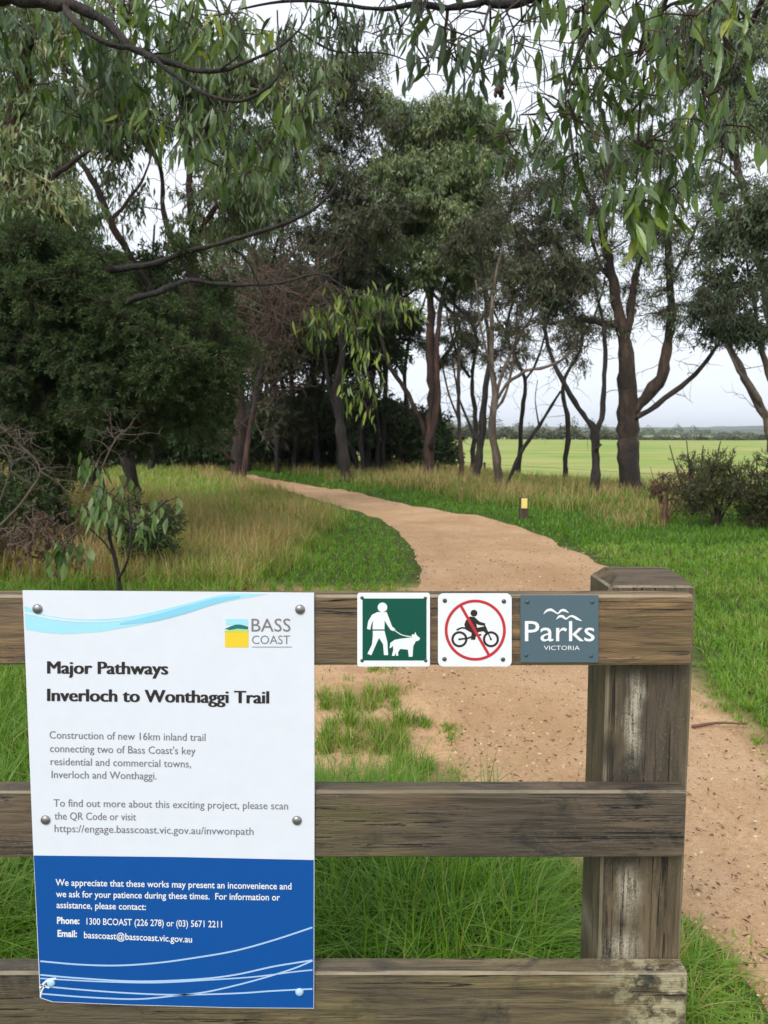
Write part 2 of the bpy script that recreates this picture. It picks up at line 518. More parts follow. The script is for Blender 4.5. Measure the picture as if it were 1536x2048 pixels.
class Tree:
    """one tree: traced limbs, branches grown from them into crown volumes, twigs, leaves"""
    rk = 1.0
    def __init__(s, Y, seed, rk=1.0):
        s.rk = rk
        s.Y = Y; s.rg = np.random.default_rng(seed)
        s.limb = MB(); s.br = MB(); s.lf = MB()
        s.pool = []; s.pr = []
    def pt(s, px, py, dY=0.):
        return at(px, py, s.Y + dY)
    def add_limb(s, pts, sides=9, root=False, rough=.1, pool_from=0.25, mb=None, step=None):
        rows = []
        for q in pts:
            p = s.pt(q[0], q[1], q[3] if len(q) > 3 else 0.)
            rows.append([*p, q[2] / FPX * (s.Y + (q[3] if len(q) > 3 else 0)) * .5])
        rows = np.array(rows)
        if root:
            z0 = float(h(rows[0, 0], rows[0, 1]))
            rows[0, 2] = min(rows[0, 2], z0) if abs(rows[0, 2] - z0) < .6 else z0
            foot = rows[0].copy(); foot[2] = z0 - .15; foot[3] *= 1.5
            rows[0, 2] = max(rows[0, 2], z0 + .12)
            rows = np.vstack([foot, rows])
        st = step or max(.06, .012 * s.Y)
        Q = spline(rows, st)
        Q[:, 3] = np.maximum(Q[:, 3], .002) * (1 + s.rg.normal(0, rough, len(Q))) * s.rk
        wk_ = s.rg.normal(0, 1, (len(Q) + 8, 3)); wk_ = np.stack([np.convolve(wk_[:, i], np.ones(5) / 2.2, 'valid') for i in range(3)], 1)[:len(Q) - 1]
        Q[1:, :3] += wk_ * np.minimum(Q[1:, 3:4] * .38, .05)
        tubes(mb or s.limb, Q[:, :3], Q[:, 3], sides, cap=True)
        k = int(len(Q) * pool_from)
        s.pool.append(Q[k:, :3]); s.pr.append(Q[k:, 3])
        return Q
    def grow(s, c, tint_r=.006, maxr=None):
        P = np.concatenate(s.pool); R = np.concatenate(s.pr)
        d = np.linalg.norm((P - c) * np.array([1, 1, .8]), axis=1) + np.where(P[:, 2] > c[2] + .3, .6 * (P[:, 2] - c[2]), 0)
        j = int(np.argmin(d)); p0, r0 = P[j], R[j]
        dv = c - p0; L = np.linalg.norm(dv)
        k = max(5, int(L / .35))
        t_ = np.linspace(0, 1, k)[:, None]
        c1 = p0 + dv * .4 + np.array([0, 0, .16 * L]) + s.rg.normal(0, .1 * L, 3)
        Q = p0 * (1 - t_) ** 2 + 2 * c1 * t_ * (1 - t_) + c * t_ ** 2
        Q[1:] += s.rg.normal(0, .018 * L, (k - 1, 3))
        ra = min(r0 * .75, .008 + .011 * L); rb = min(ra, tint_r)
        R_ = ra * (1 - t_[:, 0]) + rb * t_[:, 0]
        tubes(s.br, Q, R_, 5)
        s.pool.append(Q[1:]); s.pr.append(R_[1:])
        return Q
    def crown(s, px, py, rx, ry, n, dY=0., cr=.55, ns=14, nl=14, L=.12, W=.024, hang=.6, tint=(.1, .9), big=False, rz=None, flat=.75, bare=0.):
        c0 = s.pt(px, py, dY); k = (s.Y + dY) / FPX
        if not big: n = int(n * 1.55); ns = int(ns * 1.6); L *= 1.12; W *= 1.22
        rad = np.array([rx * k, (rz if rz is not None else (rx + ry) * .5 * k), ry * k])
        cs = c0 + ball(s.rg, n) * rad
        order = np.argsort(np.linalg.norm(cs - np.concatenate(s.pool)[-1], axis=1))
        for i in order:
            c = cs[i]
            Q = s.grow(c)
            ct = s.rg.uniform(-.16, .16)
            if s.rg.uniform() < bare: continue
            m_ = max(3, int(ns * s.rg.uniform(.55, 1.35)))
            e = c + ball(s.rg, m_) * cr * np.array([1, 1, flat])
            b = Q[s.rg.integers(max(0, len(Q) - 3), len(Q), m_)]
            mid = (b + e) * .5 + np.array([0, 0, 1]) * cr * .12 + s.rg.normal(0, cr * .08, (m_, 3))
            tip = e + np.array([0, 0, -1]) * cr * .15 * hang
            tw = np.stack([b, mid, e, tip], 1)
            tubes(s.br, tw, np.tile(np.array([.0055, .004, .003, .0015]) * (1 + s.Y * .04), (m_, 1)), 3)
            # leaves along the outer part of each twig
            q = s.rg.integers(0, 1 << 30)
            u = s.rg.uniform(.9, 3, (m_, nl)); ii = np.clip(u.astype(int), 0, 2); f = (u - ii)[..., None]
            ar = np.arange(m_)[:, None]
            Pp = tw[ar, ii] * (1 - f) + tw[ar, ii + 1] * f
            Pp = Pp.reshape(-1, 3) + s.rg.normal(0, L * .3, (m_ * nl, 3))
            out = nrm(np.repeat(e - b, nl, 0))
            D = nrm(out * .5 * (1 - hang) + np.array([0, 0, -1]) * hang * 1.1 + s.rg.normal(0, .5 - .22 * hang, (m_ * nl, 3)))
            Ls = L * s.rg.uniform(.6, 1.3, m_ * nl); Ws = W * s.rg.uniform(.65, 1.3, m_ * nl)
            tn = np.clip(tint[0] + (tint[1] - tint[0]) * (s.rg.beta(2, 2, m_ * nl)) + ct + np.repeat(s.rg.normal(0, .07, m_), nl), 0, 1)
            (leaves_big if big else leaves_simple)(s.lf, Pp, D, Ls, Ws, s.rg, tn)
    def twigs(s, n, L=1.0, r=.011, up=.35, sub=3, zmin=1.2):
        P = np.concatenate(s.pool); R = np.concatenate(s.pr)
        ok_ = np.where((R < .16) & (P[:, 2] > zmin))[0]
        if not len(ok_): return
        j = s.rg.choice(ok_, n); p = P[j]
        d = nrm(s.rg.normal(0, 1, (n, 3)) * np.array([1, 1, .55]) + np.array([0, 0, up]))
        def walk(p, d, L_, k, r0, r1):
            pts = [p]
            for i in range(k):
                d = nrm(d + s.rg.normal(0, .28, d.shape) + np.array([0, 0, -.03]))
                pts.append(pts[-1] + d * L_[:, None] / k)
            Q = np.stack(pts, 1)
            tubes(s.br, Q, np.tile(np.linspace(r0, r1, k + 1), (len(p), 1)), 4)
            return Q
        Q = walk(p, d, L * s.rg.uniform(.5, 1.6, n), 7, r, r * .3)
        for q in range(sub):
            i = s.rg.integers(2, 7, n)
            dd_ = nrm(Q[np.arange(n), i] - Q[np.arange(n), i - 1] + s.rg.normal(0, .55, (n, 3)))
            walk(Q[np.arange(n), i], dd_, L * s.rg.uniform(.2, .7, n), 4, r * .5, r * .2)
    def done(s, name, label, cat, base, bark, leaf, twig='twig', group=None):
        o = thing(name, label, cat, base, group)
        if s.limb.n: build('trunk', s.limb, M[bark], o, True)
        if s.br.n: build('branches', s.br, M[twig], o, True)
        if s.lf.n: build('crown', s.lf, M[leaf], o, False)
        return o

# ------------------------------------------------------------------ timber barrier
def wood_mat(name, axis, seed, streak=None, tone=1.0, warm=(.20, .128, .062), lichen=False):
    m, t, p, out = mat_new(name)
    g = N(t, 'ShaderNodeTexCoord').outputs['Object']
    sc = [1, 1, 1]; sc[axis] = .075
    so = [1, 1, 1]; so[axis] = .3
    L = (seed * 3.1, seed * 1.7, seed * 2.3)
    gr = noise(t, g, 95, 5, .65, tuple(sc), L, .6)
    gr2 = noise(t, g, 26, 5, .6, tuple(sc), L, 1.2)
    st = noise(t, g, 5.5, 6, .68, tuple(so), L)
    st2 = noise(t, g, 11, 5, .7, tuple(so), (L[1], L[2], L[0]))
    fine = noise(t, g, 260, 3, .7, (1, 1, 1), L)
    k = tone
    big = noise(t, g, 2.6, 5, .62, tuple(so), (L[2], L[0], L[1]), .8)
    blot = noise(t, g, 7, 7, .72, tuple([.5 if i == axis else 1 for i in range(3)]), (L[1], L[0], L[2]), 1.0)
    wc = warm
    r = ramp(t, gr2, [(.28, tuple(x * .5 * k for x in wc)), (.5, tuple(x * k for x in wc)), (.72, tuple(min(.6, x * 1.7 * k) for x in wc))])
    c = mix(t, rng(t, big, .42, .6, 0, .75), r.outputs[0], (.085 * k, .068 * k, .05 * k))      # greyed patches
    c = mix(t, rng(t, gr, .45, .66, 0, .7), c, (.045 * k, .032 * k, .022 * k))                # grain lines
    c = mix(t, rng(t, blot, .53, .66, 0, .85), c, (.026 * k, .025 * k, .022 * k))             # dark mould
    c = mix(t, rng(t, st, .52, .66, 0, .5), c, (.15 * k, .13 * k, .045 * k))                  # algae
    c = mix(t, mth(t, 'MULTIPLY', rng(t, fine, .60, .72, 0, .7), rng(t, st2, .45, .6)), c, (.36 * k, .32 * k, .22 * k))   # lichen flecks
    cr_n = noise(t, g, 34, 3, .5, tuple([.018 if i == axis else 1 for i in range(3)]), (L[2], L[1], L[0]), .3)
    crack = mth(t, 'MULTIPLY', rng(t, mth(t, 'ABSOLUTE', mth(t, 'SUBTRACT', cr_n, .5)), .012, .004), rng(t, st2, .48, .56))
    c = mix(t, mth(t, 'MULTIPLY', crack, .9), c, (.008, .007, .006))
    sp0 = t.nodes.new('ShaderNodeSeparateXYZ'); t.links.new(g, sp0.inputs[0])
    if lichen:
        lm = mth(t, 'MULTIPLY', rng(t, mth(t, 'ADD', sp0.outputs[0], mth(t, 'MULTIPLY', st, .25)), -.02, .12), rng(t, noise(t, g, 24, 6, .7, (1, 1, 1), L), .44, .56))
        c = mix(t, mth(t, 'MULTIPLY', lm, .85), c, (.42, .38, .24))
        lm2 = mth(t, 'MULTIPLY', rng(t, mth(t, 'ADD', sp0.outputs[0], mth(t, 'MULTIPLY', st, .2)), -.02, .08), rng(t, noise(t, g, 17, 6, .7, (1, 1, 1), L[::-1]), .53, .6))
        c = mix(t, mth(t, 'MULTIPLY', lm2, .9), c, (.018, .02, .018))
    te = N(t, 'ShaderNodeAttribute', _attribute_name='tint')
    c = mix(t, mth(t, 'MULTIPLY', rng(t, te.outputs['Fac'], .6, .8), rng(t, st2, .35, .6, .15, .75)), c, (.34 * k, .28 * k, .185 * k))   # paler arrises: wear, with the lit edge put into the colour
    geo = t.nodes.new('ShaderNodeNewGeometry')
    sp = t.nodes.new('ShaderNodeSeparateXYZ'); t.links.new(g, sp.inputs[0])
    if streak:
        for (x0, wd, z0, z1) in streak:
            u = mth(t, 'ABSOLUTE', mth(t, 'SUBTRACT', mth(t, 'ADD', sp.outputs[0], mth(t, 'MULTIPLY', mth(t, 'SUBTRACT', noise(t, g, 9, 3, .6, (.2, .2, 1), L), .5), .05)), x0))
            a_ = rng(t, mth(t, 'ADD', u, mth(t, 'MULTIPLY', blot, wd * .9)), wd * 1.25, wd * .6)
            b_ = mth(t, 'MULTIPLY', rng(t, mth(t, 'ADD', sp.outputs[2], mth(t, 'MULTIPLY', gr2, .09)), z0 + .02, z0 + .1), rng(t, sp.outputs[2], z1, z1 - .05))
            f_ = mth(t, 'MULTIPLY', mth(t, 'MULTIPLY', a_, b_), rng(t, mth(t, 'ADD', mth(t, 'MULTIPLY', gr, .7), mth(t, 'MULTIPLY', fine, .4)), .46, .6, 0, .85))
            c = mix(t, f_, c, (.48, .44, .34))
    # knots
    vo = N(t, 'ShaderNodeTexVoronoi', Scale=3.2)
    mp = t.nodes.new('ShaderNodeMapping'); ks = [1.2, 1.2, 1.2]; ks[axis] = .55
    mp.inputs['Scale'].default_value = ks; mp.inputs['Location'].default_value = (seed * .73, seed * .41, seed * .29)
    t.links.new(g, mp.inputs[0]); t.links.new(mp.outputs[0], vo.inputs['Vector'])
    kn = rng(t, mth(t, 'ADD', vo.outputs['Distance'], mth(t, 'MULTIPLY', st2, .08)), .135, .075)
    c = mix(t, mth(t, 'MULTIPLY', kn, .85), c, (.03, .024, .018))
    t.links.new(c, p.inputs['Base Color'])
    p.inputs['Roughness'].default_value = .62
    bump(t, p, mth(t, 'ADD', mth(t, 'MULTIPLY', gr, .7), mth(t, 'SUBTRACT', gr2, mth(t, 'ADD', mth(t, 'MULTIPLY', kn, .5), mth(t, 'MULTIPLY', crack, 1.5)))), .8, .005)
    return m

def beam(mb, axis, a0, a1, lo, hi, ch, rg, n=60, wob=.0012, caps=True):
    """chamfered beam along axis (0=x, 2=z); lo/hi are the other two coordinates"""
    s = np.linspace(a0, a1, n)
    sec = np.array([(lo[0] + ch, lo[1]), (hi[0] - ch, lo[1]), (hi[0], lo[1] + ch), (hi[0], hi[1] - ch), (hi[0] - ch, hi[1]), (lo[0] + ch, hi[1]), (lo[0], hi[1] - ch), (lo[0], lo[1] + ch)])
    cen = sec.mean(0)
    V = np.zeros((n, 8, 3))
    wv = np.cumsum(rg.normal(0, 1, (n, 8)), 0); wv = wv - np.linspace(wv[0], wv[-1], n); wv = wv / max(1e-6, np.abs(wv).max()) * wob
    pr = sec[None] + nrm(sec - cen)[None] * wv[..., None]
    for i, (k_, ss) in enumerate(((0, 0), (n - 1, 0))):
        pr[k_] = cen + (pr[k_] - cen) * (1 - .0)
    oth = [i for i in range(3) if i != axis]
    V[..., axis] = s[:, None]; V[..., oth[0]] = pr[..., 0]; V[..., oth[1]] = pr[..., 1]
    # eased ends
    A = V[:1].copy(); A[..., axis] -= np.sign(a1 - a0) * .004; Bn = V[-1:].copy(); Bn[..., axis] += np.sign(a1 - a0) * .004
    for E in (A, Bn):
        for i, o_ in enumerate(oth): E[..., o_] = cen[i] + (E[..., o_] - cen[i]) * (1 - .006 / abs(sec[:, i].max() - cen[i]))
    V = np.concatenate([A, V, Bn]); n += 2
    ix = np.arange(n * 8).reshape(n, 8)
    q = np.stack([ix[:-1], np.roll(ix[:-1], -1, 1), np.roll(ix[1:], -1, 1), ix[1:]], -1).reshape(-1, 4)
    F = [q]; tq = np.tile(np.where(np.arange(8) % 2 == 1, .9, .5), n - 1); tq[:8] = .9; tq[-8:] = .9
    T_ = [tq]
    if caps: F += [ix[0][None, ::-1], ix[-1][None]]; T_ += [.5, .5]
    mb.add(V, F, T_)

YF = 1.57                                   # front face of the rails
rg0 = np.random.default_rng(5)
px0, px1 = at(1209, 1500, YF + .05)[0], at(1379, 1500, YF + .05)[0]
ztop = at(1280, 1172, YF + .05)[2]
barrier = thing('timber_barrier', 'weathered brown timber post and rail barrier carrying the park signs', 'fence', ((px0 + px1) / 2, YF + .12, 0))
for i, (pt, pb, xe) in enumerate(((1190, 1331, 1383), (1582, 1716, 1369), (1945, 2088, 1371))):
    mb = MB()
    z1, z0 = at(1000, pt, YF)[2], at(1000, pb, YF)[2]
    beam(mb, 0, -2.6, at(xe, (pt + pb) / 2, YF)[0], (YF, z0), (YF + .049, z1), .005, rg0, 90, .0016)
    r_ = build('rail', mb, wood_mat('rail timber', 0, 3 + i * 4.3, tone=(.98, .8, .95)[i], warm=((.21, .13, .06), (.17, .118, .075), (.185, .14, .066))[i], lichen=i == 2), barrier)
def post_mesh(x0, x1, seed):
    mb = MB(); rg = np.random.default_rng(seed)
    y0, y1 = YF + .0505, YF + .205
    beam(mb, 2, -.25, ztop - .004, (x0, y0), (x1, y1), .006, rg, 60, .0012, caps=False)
    c = .026; zt = ztop + .019
    lo = [(x0 + .004, y0 + .004), (x1 - .004, y0 + .004), (x1 - .004, y1 - .004), (x0 + .004, y1 - .004)]
    hi = [(x0 + c, y0 + c), (x1 - c, y0 + c), (x1 - c, y1 - c), (x0 + c, y1 - c)]
    V = [(*a, ztop - .002) for a in lo] + [(*a, zt) for a in hi]
    top = MB()
    top.add(V, [np.array([(0, 1, 5, 4), (1, 2, 6, 5), (2, 3, 7, 6), (3, 0, 4, 7), (4, 5, 6, 7), (0, 3, 2, 1)])])
    return mb, top
zl = lambda py: at(1275, py, YF + .05)[2]
mb, top = post_mesh(px0, px1, 3)
xm = at(1268, 1450, YF + .05)[0] - barrier.location.x
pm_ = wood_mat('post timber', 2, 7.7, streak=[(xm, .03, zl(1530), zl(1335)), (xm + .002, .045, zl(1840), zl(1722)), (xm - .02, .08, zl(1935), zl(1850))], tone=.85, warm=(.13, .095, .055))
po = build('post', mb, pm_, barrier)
cp = build('post_top', top, wood_mat('post top timber', 0, 9.1, tone=.62), po)
cp['label'] = 'chamfered dark weathered top of the post'
mb, top = post_mesh(-2.35, -2.17, 4)
po = build('post', mb, pm_, barrier); build('post_top', top, M.get('x') or cp.data.materials[0], po)

# ------------------------------------------------------------------ signs (traced on their own planes)
M['sign_white'] = plain('sign white', (.82, .84, .86), .38)
M['poster_white'] = plain('poster white', (.735, .765, .84), .45)
M['sign_green'] = plain('sign green', (.004, .085, .058), .35)
M['sign_slate'] = plain('sign slate', (.085, .135, .165), .4)
M['sign_red'] = plain('sign red', (.55, .03, .045), .4)
M['sign_black'] = plain('print black', (.022, .017, .017), .5)
M['blue_print'] = plain('poster blue', (.003, .078, .33), .4)
M['cyan_print'] = plain('pale cyan print', (.38, .74, .86), .45)
M['cyan_deep'] = plain('cyan print', (.26, .62, .82), .45)
M['line_print'] = plain('pale blue line', (.42, .60, .85), .45)
M['grey_print'] = plain('grey print', (.20, .19, .20), .5)
M['yellow_print'] = plain('yellow print', (.85, .60, .035), .45)
M['teal_print'] = plain('teal print', (.01, .17, .18), .45)
M['lime_print'] = plain('lime print', (.45, .68, .18), .45)
M['screw_steel'] = plain('screw steel', (.32, .31, .31), .35, .8)
M['screw_dark'] = plain('dark bolt', (.09, .09, .095), .45, .5)

def pxpoly(mb, pts, Y, thick=0.0):
    """flat printed shape: polygon of photo pixels on the plane at depth Y"""
    V = [at(a, b, Y) for a, b in pts]; n = len(V)
    # ear clipping is left to mathutils
    from mathutils.geometry import tessellate_polygon
    tr = tessellate_polygon([[Vector((a, -b, 0)) for a, b in pts]])
    tr = [tuple(x) for x in tr]
    tt_ = []
    for a, b, c in tr:
        pa, pb, pc = V[a], V[b], V[c]
        nn = np.cross(pb - pa, pc - pa)
        tt_.append((a, b, c) if nn[1] < 0 else (a, c, b))
    if thick <= 0:
        mb.add(V, np.array(tt_)); return
    Vb = [v + np.array([0, thick, 0]) for v in V]
    side = []
    area = sum(pts[i][0] * pts[(i + 1) % n][1] - pts[(i + 1) % n][0] * pts[i][1] for i in range(n))
    for i in range(n):
        j = (i + 1) % n
        side.append((i, j, n + j, n + i) if area < 0 else (j, i, n + i, n + j))
    mb.add(V + Vb, [np.array(tt_), np.array([(n + a, n + c, n + b) for a, b, c in tt_]), np.array(side)])

def pxstroke(mb, pts, wpx, Y, smooth=True):
    P = np.array([(a, b, 0) for a, b in pts], float)
    if smooth and len(P) > 2: P = spline(P, 6)
    d = nrm(np.gradient(P, axis=0)); nn = np.column_stack([d[:, 1], -d[:, 0]])
    wv = np.interp(np.linspace(0, 1, len(P)), np.linspace(0, 1, len(wpx)), wpx) if hasattr(wpx, '__len__') else np.full(len(P), wpx)
    A = P[:, :2] + nn * wv[:, None] / 2; B = P[:, :2] - nn * wv[:, None] / 2
    V = np.array([at(*q, Y) for q in A] + [at(*q, Y) for q in B]); n = len(P)
    i = np.arange(n - 1)
    F = np.column_stack([i, i + 1, n + i + 1, n + i])
    c = np.cross(V[1] - V[0], V[n] - V[0])
    mb.add(V, F if c[1] > 0 and False else F[:, ::-1] if c[1] < 0 else F)

def ring(cx, cy, r, n=40): return [(cx + r * math.cos(i * 2 * math.pi / n), cy + r * math.sin(i * 2 * math.pi / n)) for i in range(n)]
def rrect(x0, y0, x1, y1, r, n=6):
    o = []
    for cx, cy, a in ((x1 - r, y0 + r, -90), (x1 - r, y1 - r, 0), (x0 + r, y1 - r, 90), (x0 + r, y0 + r, 180)):
        for k in range(n + 1):
            an = math.radians(a + 90 * k / n); o.append((cx + r * math.cos(an), cy + r * math.sin(an)))
    return o
def dome(mb, px, py, rpx, Y, hgt=.6):
    c = at(px, py, Y); r = rpx / FPX * Y
    k, n = 5, 14
    V = []
    for i in range(k):
        a_ = i / (k - 1) * math.pi / 2
        for j in range(n):
            b_ = j * 2 * math.pi / n
            V.append(c + np.array([math.cos(b_) * r * math.cos(a_), -r * hgt * math.sin(a_) , math.sin(b_) * r * math.cos(a_)]))
    ix = np.arange(k * n).reshape(k, n)
    mb.add(V, np.stack([ix[:-1], np.roll(ix[:-1], -1, 1), np.roll(ix[1:], -1, 1), ix[1:]], -1).reshape(-1, 4))

TEXTS = []
def text(mb, s, x0, y0, x1, y1, cap, Y, bold=0.0, sp=1.0):
    """text from (x0,y0) to (x1,y1) on its baseline, capital height cap, all in photo pixels"""
    TEXTS.append((mb, s, x0, y0, x1, y1, cap, Y, bold, sp))
def flush_text():
    obs = []
    for (mb, s, x0, y0, x1, y1, cap, Y, bold, sp) in TEXTS:
        cu = bpy.data.curves.new('t', 'FONT'); cu.body = s; cu.size = 1; cu.offset = bold; cu.resolution_u = 3; cu.space_character = sp
        o = bpy.data.objects.new('t', cu); COL.objects.link(o); obs.append(o)
    dg = bpy.context.evaluated_depsgraph_get()
    for o, (mb, s, x0, y0, x1, y1, cap, Y, bold, sp) in zip(obs, TEXTS):
        me = o.evaluated_get(dg).to_mesh()
        co = np.zeros(len(me.vertices) * 3); me.vertices.foreach_get('co', co); co = co.reshape(-1, 3)
        u = (co[:, 0] - co[:, 0].min()) / (co[:, 0].max() - co[:, 0].min())
        v = co[:, 1] / .72
        V = [at(x0 + (x1 - x0) * a, y0 + (y1 - y0) * a - cap * b, Y) for a, b in zip(u, v)]
        fs = {}
        for p_ in me.polygons: fs.setdefault(len(p_.vertices), []).append(tuple(p_.vertices))
        mb.add(V, [np.array(f) for f in fs.values()])
        o.evaluated_get(dg).to_mesh_clear()
    for o in obs:
        cu = o.data; bpy.data.objects.remove(o); bpy.data.curves.remove(cu)

YP = YF - .0045                              # poster front face
poster = thing('notice_poster', 'large white and blue trail works notice screwed to the barrier rails', 'sign', at(336, 1600, YF - .001))
mb = MB()
pxpoly(mb, [(45, 1181), (628, 1186), (629, 1600), (628, 2017), (470, 2016), (250, 2010), (104, 2004), (80, 1996), (66, 1690)], YP, .0035)
sheet = build('sheet', mb, M['poster_white'], poster)
def crop1(zx, zy): return (zx / 2, 1160 + zy / 2)
def crop4(zx, zy): return (40 + zx / 2.56, 1720 + zy / 2.56)
L1, L2, L3 = YP - .0004, YP - .0008, YP - .0012
b1 = MB(); pxpoly(b1, [(67.5, 1711), (350, 1714), (627.5, 1720), (627, 2016), (470, 2015), (250, 2009), (105, 2003), (81.5, 1995)], L1)
build('blue_panel', b1, M['blue_print'], poster)
up = [crop1(*q) for q in ((97, 102), (180, 140), (260, 153), (350, 158), (430, 155), (500, 149), (600, 130), (700, 106), (800, 80), (870, 62), (930, 54))]
lo = [crop1(*q) for q in ((1075, 56), (960, 76), (850, 100), (700, 143), (560, 180), (400, 208), (250, 217), (170, 210), (103, 198))]
b1 = MB(); pxpoly(b1, up + lo, L1); build('swoosh', b1, M['cyan_print'], poster)
b2 = MB(); pxstroke(b2, [crop1(*q) for q in ((480, 176), (620, 152), (750, 117), (870, 82), (960, 66))], [3, 13, 15, 12, 4], L2)
build('swoosh_band', b2, M['cyan_deep'], poster)
b2 = MB(); pxstroke(b2, [crop1(*q) for q in ((99, 130), (200, 152), (300, 164), (430, 166), (540, 152))], [4, 4, 3, 2, 1], L2)
build('swoosh_highlight', b2, M['poster_white'], poster)
b3 = MB()
for ln, wd in (([(104, 518), (300, 535), (500, 540), (700, 527), (900, 500), (1100, 465), (1300, 410), (1497, 345)], 3.2),
               ([(104, 588), (300, 605), (600, 621), (900, 611), (1100, 588), (1300, 545), (1497, 513)], 3.2),
               ([(104, 606), (400, 622), (700, 628), (1000, 612), (1200, 598), (1400, 573), (1497, 563)], 2.6),
               ([(112, 645), (300, 663), (550, 681), (800, 690), (1100, 683), (1300, 670), (1497, 660)], 3.0),
               ([(112, 685), (350, 703), (600, 712), (800, 694), (950, 676), (1100, 643), (1250, 603), (1400, 556), (1497, 516)], 3.0)):
    pxstroke(b3, [crop4(*q) for q in ln], wd, L2 - .0001 * wd)
build('wave_lines', b3, M['line_print'], poster)
b3 = MB()
for ln, wd in (([(100, 655), (125, 628), (150, 612), (185, 606)], 4), ([(104, 700), (112, 668), (130, 640)], 3), ([(100, 640), (150, 655)], 3)):
    pxstroke(b3, [crop4(*q) for q in ln], wd, L3)
sc_ = build('scuff', b3, M['sign_white'], poster); sc_['label'] = 'white scuffed lower corner of the notice'
logo = MB(); pxpoly(logo, [(450, 1263), (497, 1263), (497, 1295), (450, 1295)], L1); lg = build('logo', logo, M['yellow_print'], poster)
b = MB(); pxpoly(b, [(452, 1238), (496, 1238), (496, 1250), (452, 1250)], L1); build('logo_sky', b, M['cyan_print'], lg)
b = MB(); pxpoly(b, [(449, 1258), (460, 1253), (472, 1249), (480, 1249), (496, 1253), (496, 1259), (475, 1257), (460, 1260)], L2); build('logo_hill', b, M['teal_print'], lg)
b = MB(); pxpoly(b, [(449, 1261.5), (475, 1258), (497, 1260), (497, 1264), (449, 1264)], L2 + .0001); build('logo_field', b, M['lime_print'], lg)
bk, gy, wh = MB(), MB(), MB()
text(gy, 'BASS', 503, 1263, 581, 1263, 27, L2, 0.0)
text(gy, 'COAST', 504, 1288, 580, 1288, 18, L2, -.006)
pxstroke(gy, [(504, 1294), (584, 1294)], 1.2, L2)
bk2, gy1, gy2 = MB(), MB(), MB()
for k_ in range(5):
    text(bk, 'Major Pathways', 94 + .7 * k_, 1347, 333.6 + .7 * k_, 1349, 26, L2 - .00004 * k_, 0)
    text(bk2, 'Inverloch to Wonthaggi Trail', 94 + .7 * k_, 1402, 535.6 + .7 * k_, 1407, 26, L2 - .00004 * k_, 0)
for s_, a_ in (('Construction of new 16km inland trail', (99, 1477, 411, 1482)), ("connecting two of Bass Coast's key", (100, 1504, 391, 1509)),
               ('residential and commercial towns,', (101, 1530, 382, 1535)), ('Inverloch and Wonthaggi.', (103, 1556, 313, 1559)),
               ('To find out more about this exciting project, please scan', (107, 1613, 576, 1619)), ('the QR Code or visit', (109, 1639, 272, 1641)),
               ('https://engage.basscoast.vic.gov.au/invwonpath', (109, 1664, 507, 1670))):
    text(gy1 if a_[1] < 1600 else gy2, s_, *a_, 15.5, L2, .002)
for s_, a_, bo in (('We appreciate that these works may present an inconvenience and', (111, 1771, 583, 1779), .012), ('we ask for your patience during these times.  For information or', (112, 1794, 560, 1801), .012),
                   ('assistance, please contact:', (113, 1816, 292, 1820), .012), ('Phone:', (114, 1847, 159, 1848), .03), ('1300 BCOAST (226 278) or (03) 5671 2211', (173, 1849, 444, 1855), .008),
                   ('Email:', (115, 1873, 154, 1874), .03), ('basscoast@basscoast.vic.gov.au', (168, 1876, 384, 1885), .012)):
    text(wh, s_, *a_, 13.5, L3, bo)
dog_sign = thing('dog_walking_sign', 'green square sign with white walker leading a dog on leash', 'sign', at(787, 1260, YF - .001))
bike_sign = thing('motorbike_ban_sign', 'white square sign with motorbike inside a red prohibition circle', 'sign', at(949, 1260, YF - .001))
park_sign = thing('parks_sign', 'slate blue rectangular plate with white waves and park agency lettering', 'sign', at(1119, 1260, YF - .001))
pw = MB()
z = lambda a, b: (680 + a / 2.743, 1160 + b / 2.743)
text(pw, 'Parks', *z(1014, 335), *z(1397, 335), 42, L2, .004)
text(pw, 'VICTORIA', *z(1118, 384), *z(1315, 384), 9, L2, 0)
flush_text()
build('heading', bk, M['sign_black'], poster); build('heading', bk2, M['sign_black'], poster); build('logo_lettering', gy, M['grey_print'], poster)
build('paragraph', gy1, M['grey_print'], poster); build('paragraph', gy2, M['grey_print'], poster); build('contact_text', wh, M['sign_white'], poster)
for a_, b_ in ((75, 1218), (600, 1219), (91, 1640), (594, 1641)):
    s_ = MB(); dome(s_, a_, b_, 10.5, L1, .55); build('screw', s_, M['screw_steel'], poster, True)
for a_, b_ in ((599, 1984), (102, 1966)):
    s_ = MB(); dome(s_, a_, b_, 9, L3, .5); build('screw', s_, M['line_print'], poster, True)

mb = MB(); pxpoly(mb, rrect(714.5, 1186, 860, 1333, 5), YP, .003); build('plate', mb, M['sign_white'], dog_sign)
mb = MB(); pxpoly(mb, rrect(725, 1197, 853, 1321, 2), L1); build('green_panel', mb, M['sign_green'], dog_sign)
pg = MB(); hd = ring(*z(233, 150), 9.6); pxpoly(pg, hd, L2)
pxpoly(pg, [z(*q) for q in ((205, 176), (256, 176), (270, 212), (286, 255), (304, 270), (298, 281), (278, 275), (258, 245), (245, 222), (244, 271), (178, 271), (181, 222), (172, 245), (166, 273), (148, 268), (155, 225), (176, 190))], L2)
pxpoly(pg, [z(*q) for q in ((180, 278), (244, 278), (260, 340), (264, 412), (241, 412), (236, 352), (214, 318), (195, 360), (172, 413), (150, 405), (175, 355), (180, 310))], L2)
build('walker_pictogram', pg, M['sign_white'], dog_sign)
pg = MB(); pxstroke(pg, [z(298, 275), z(322, 292), z(348, 304), z(395, 312)], 1.8, L2)
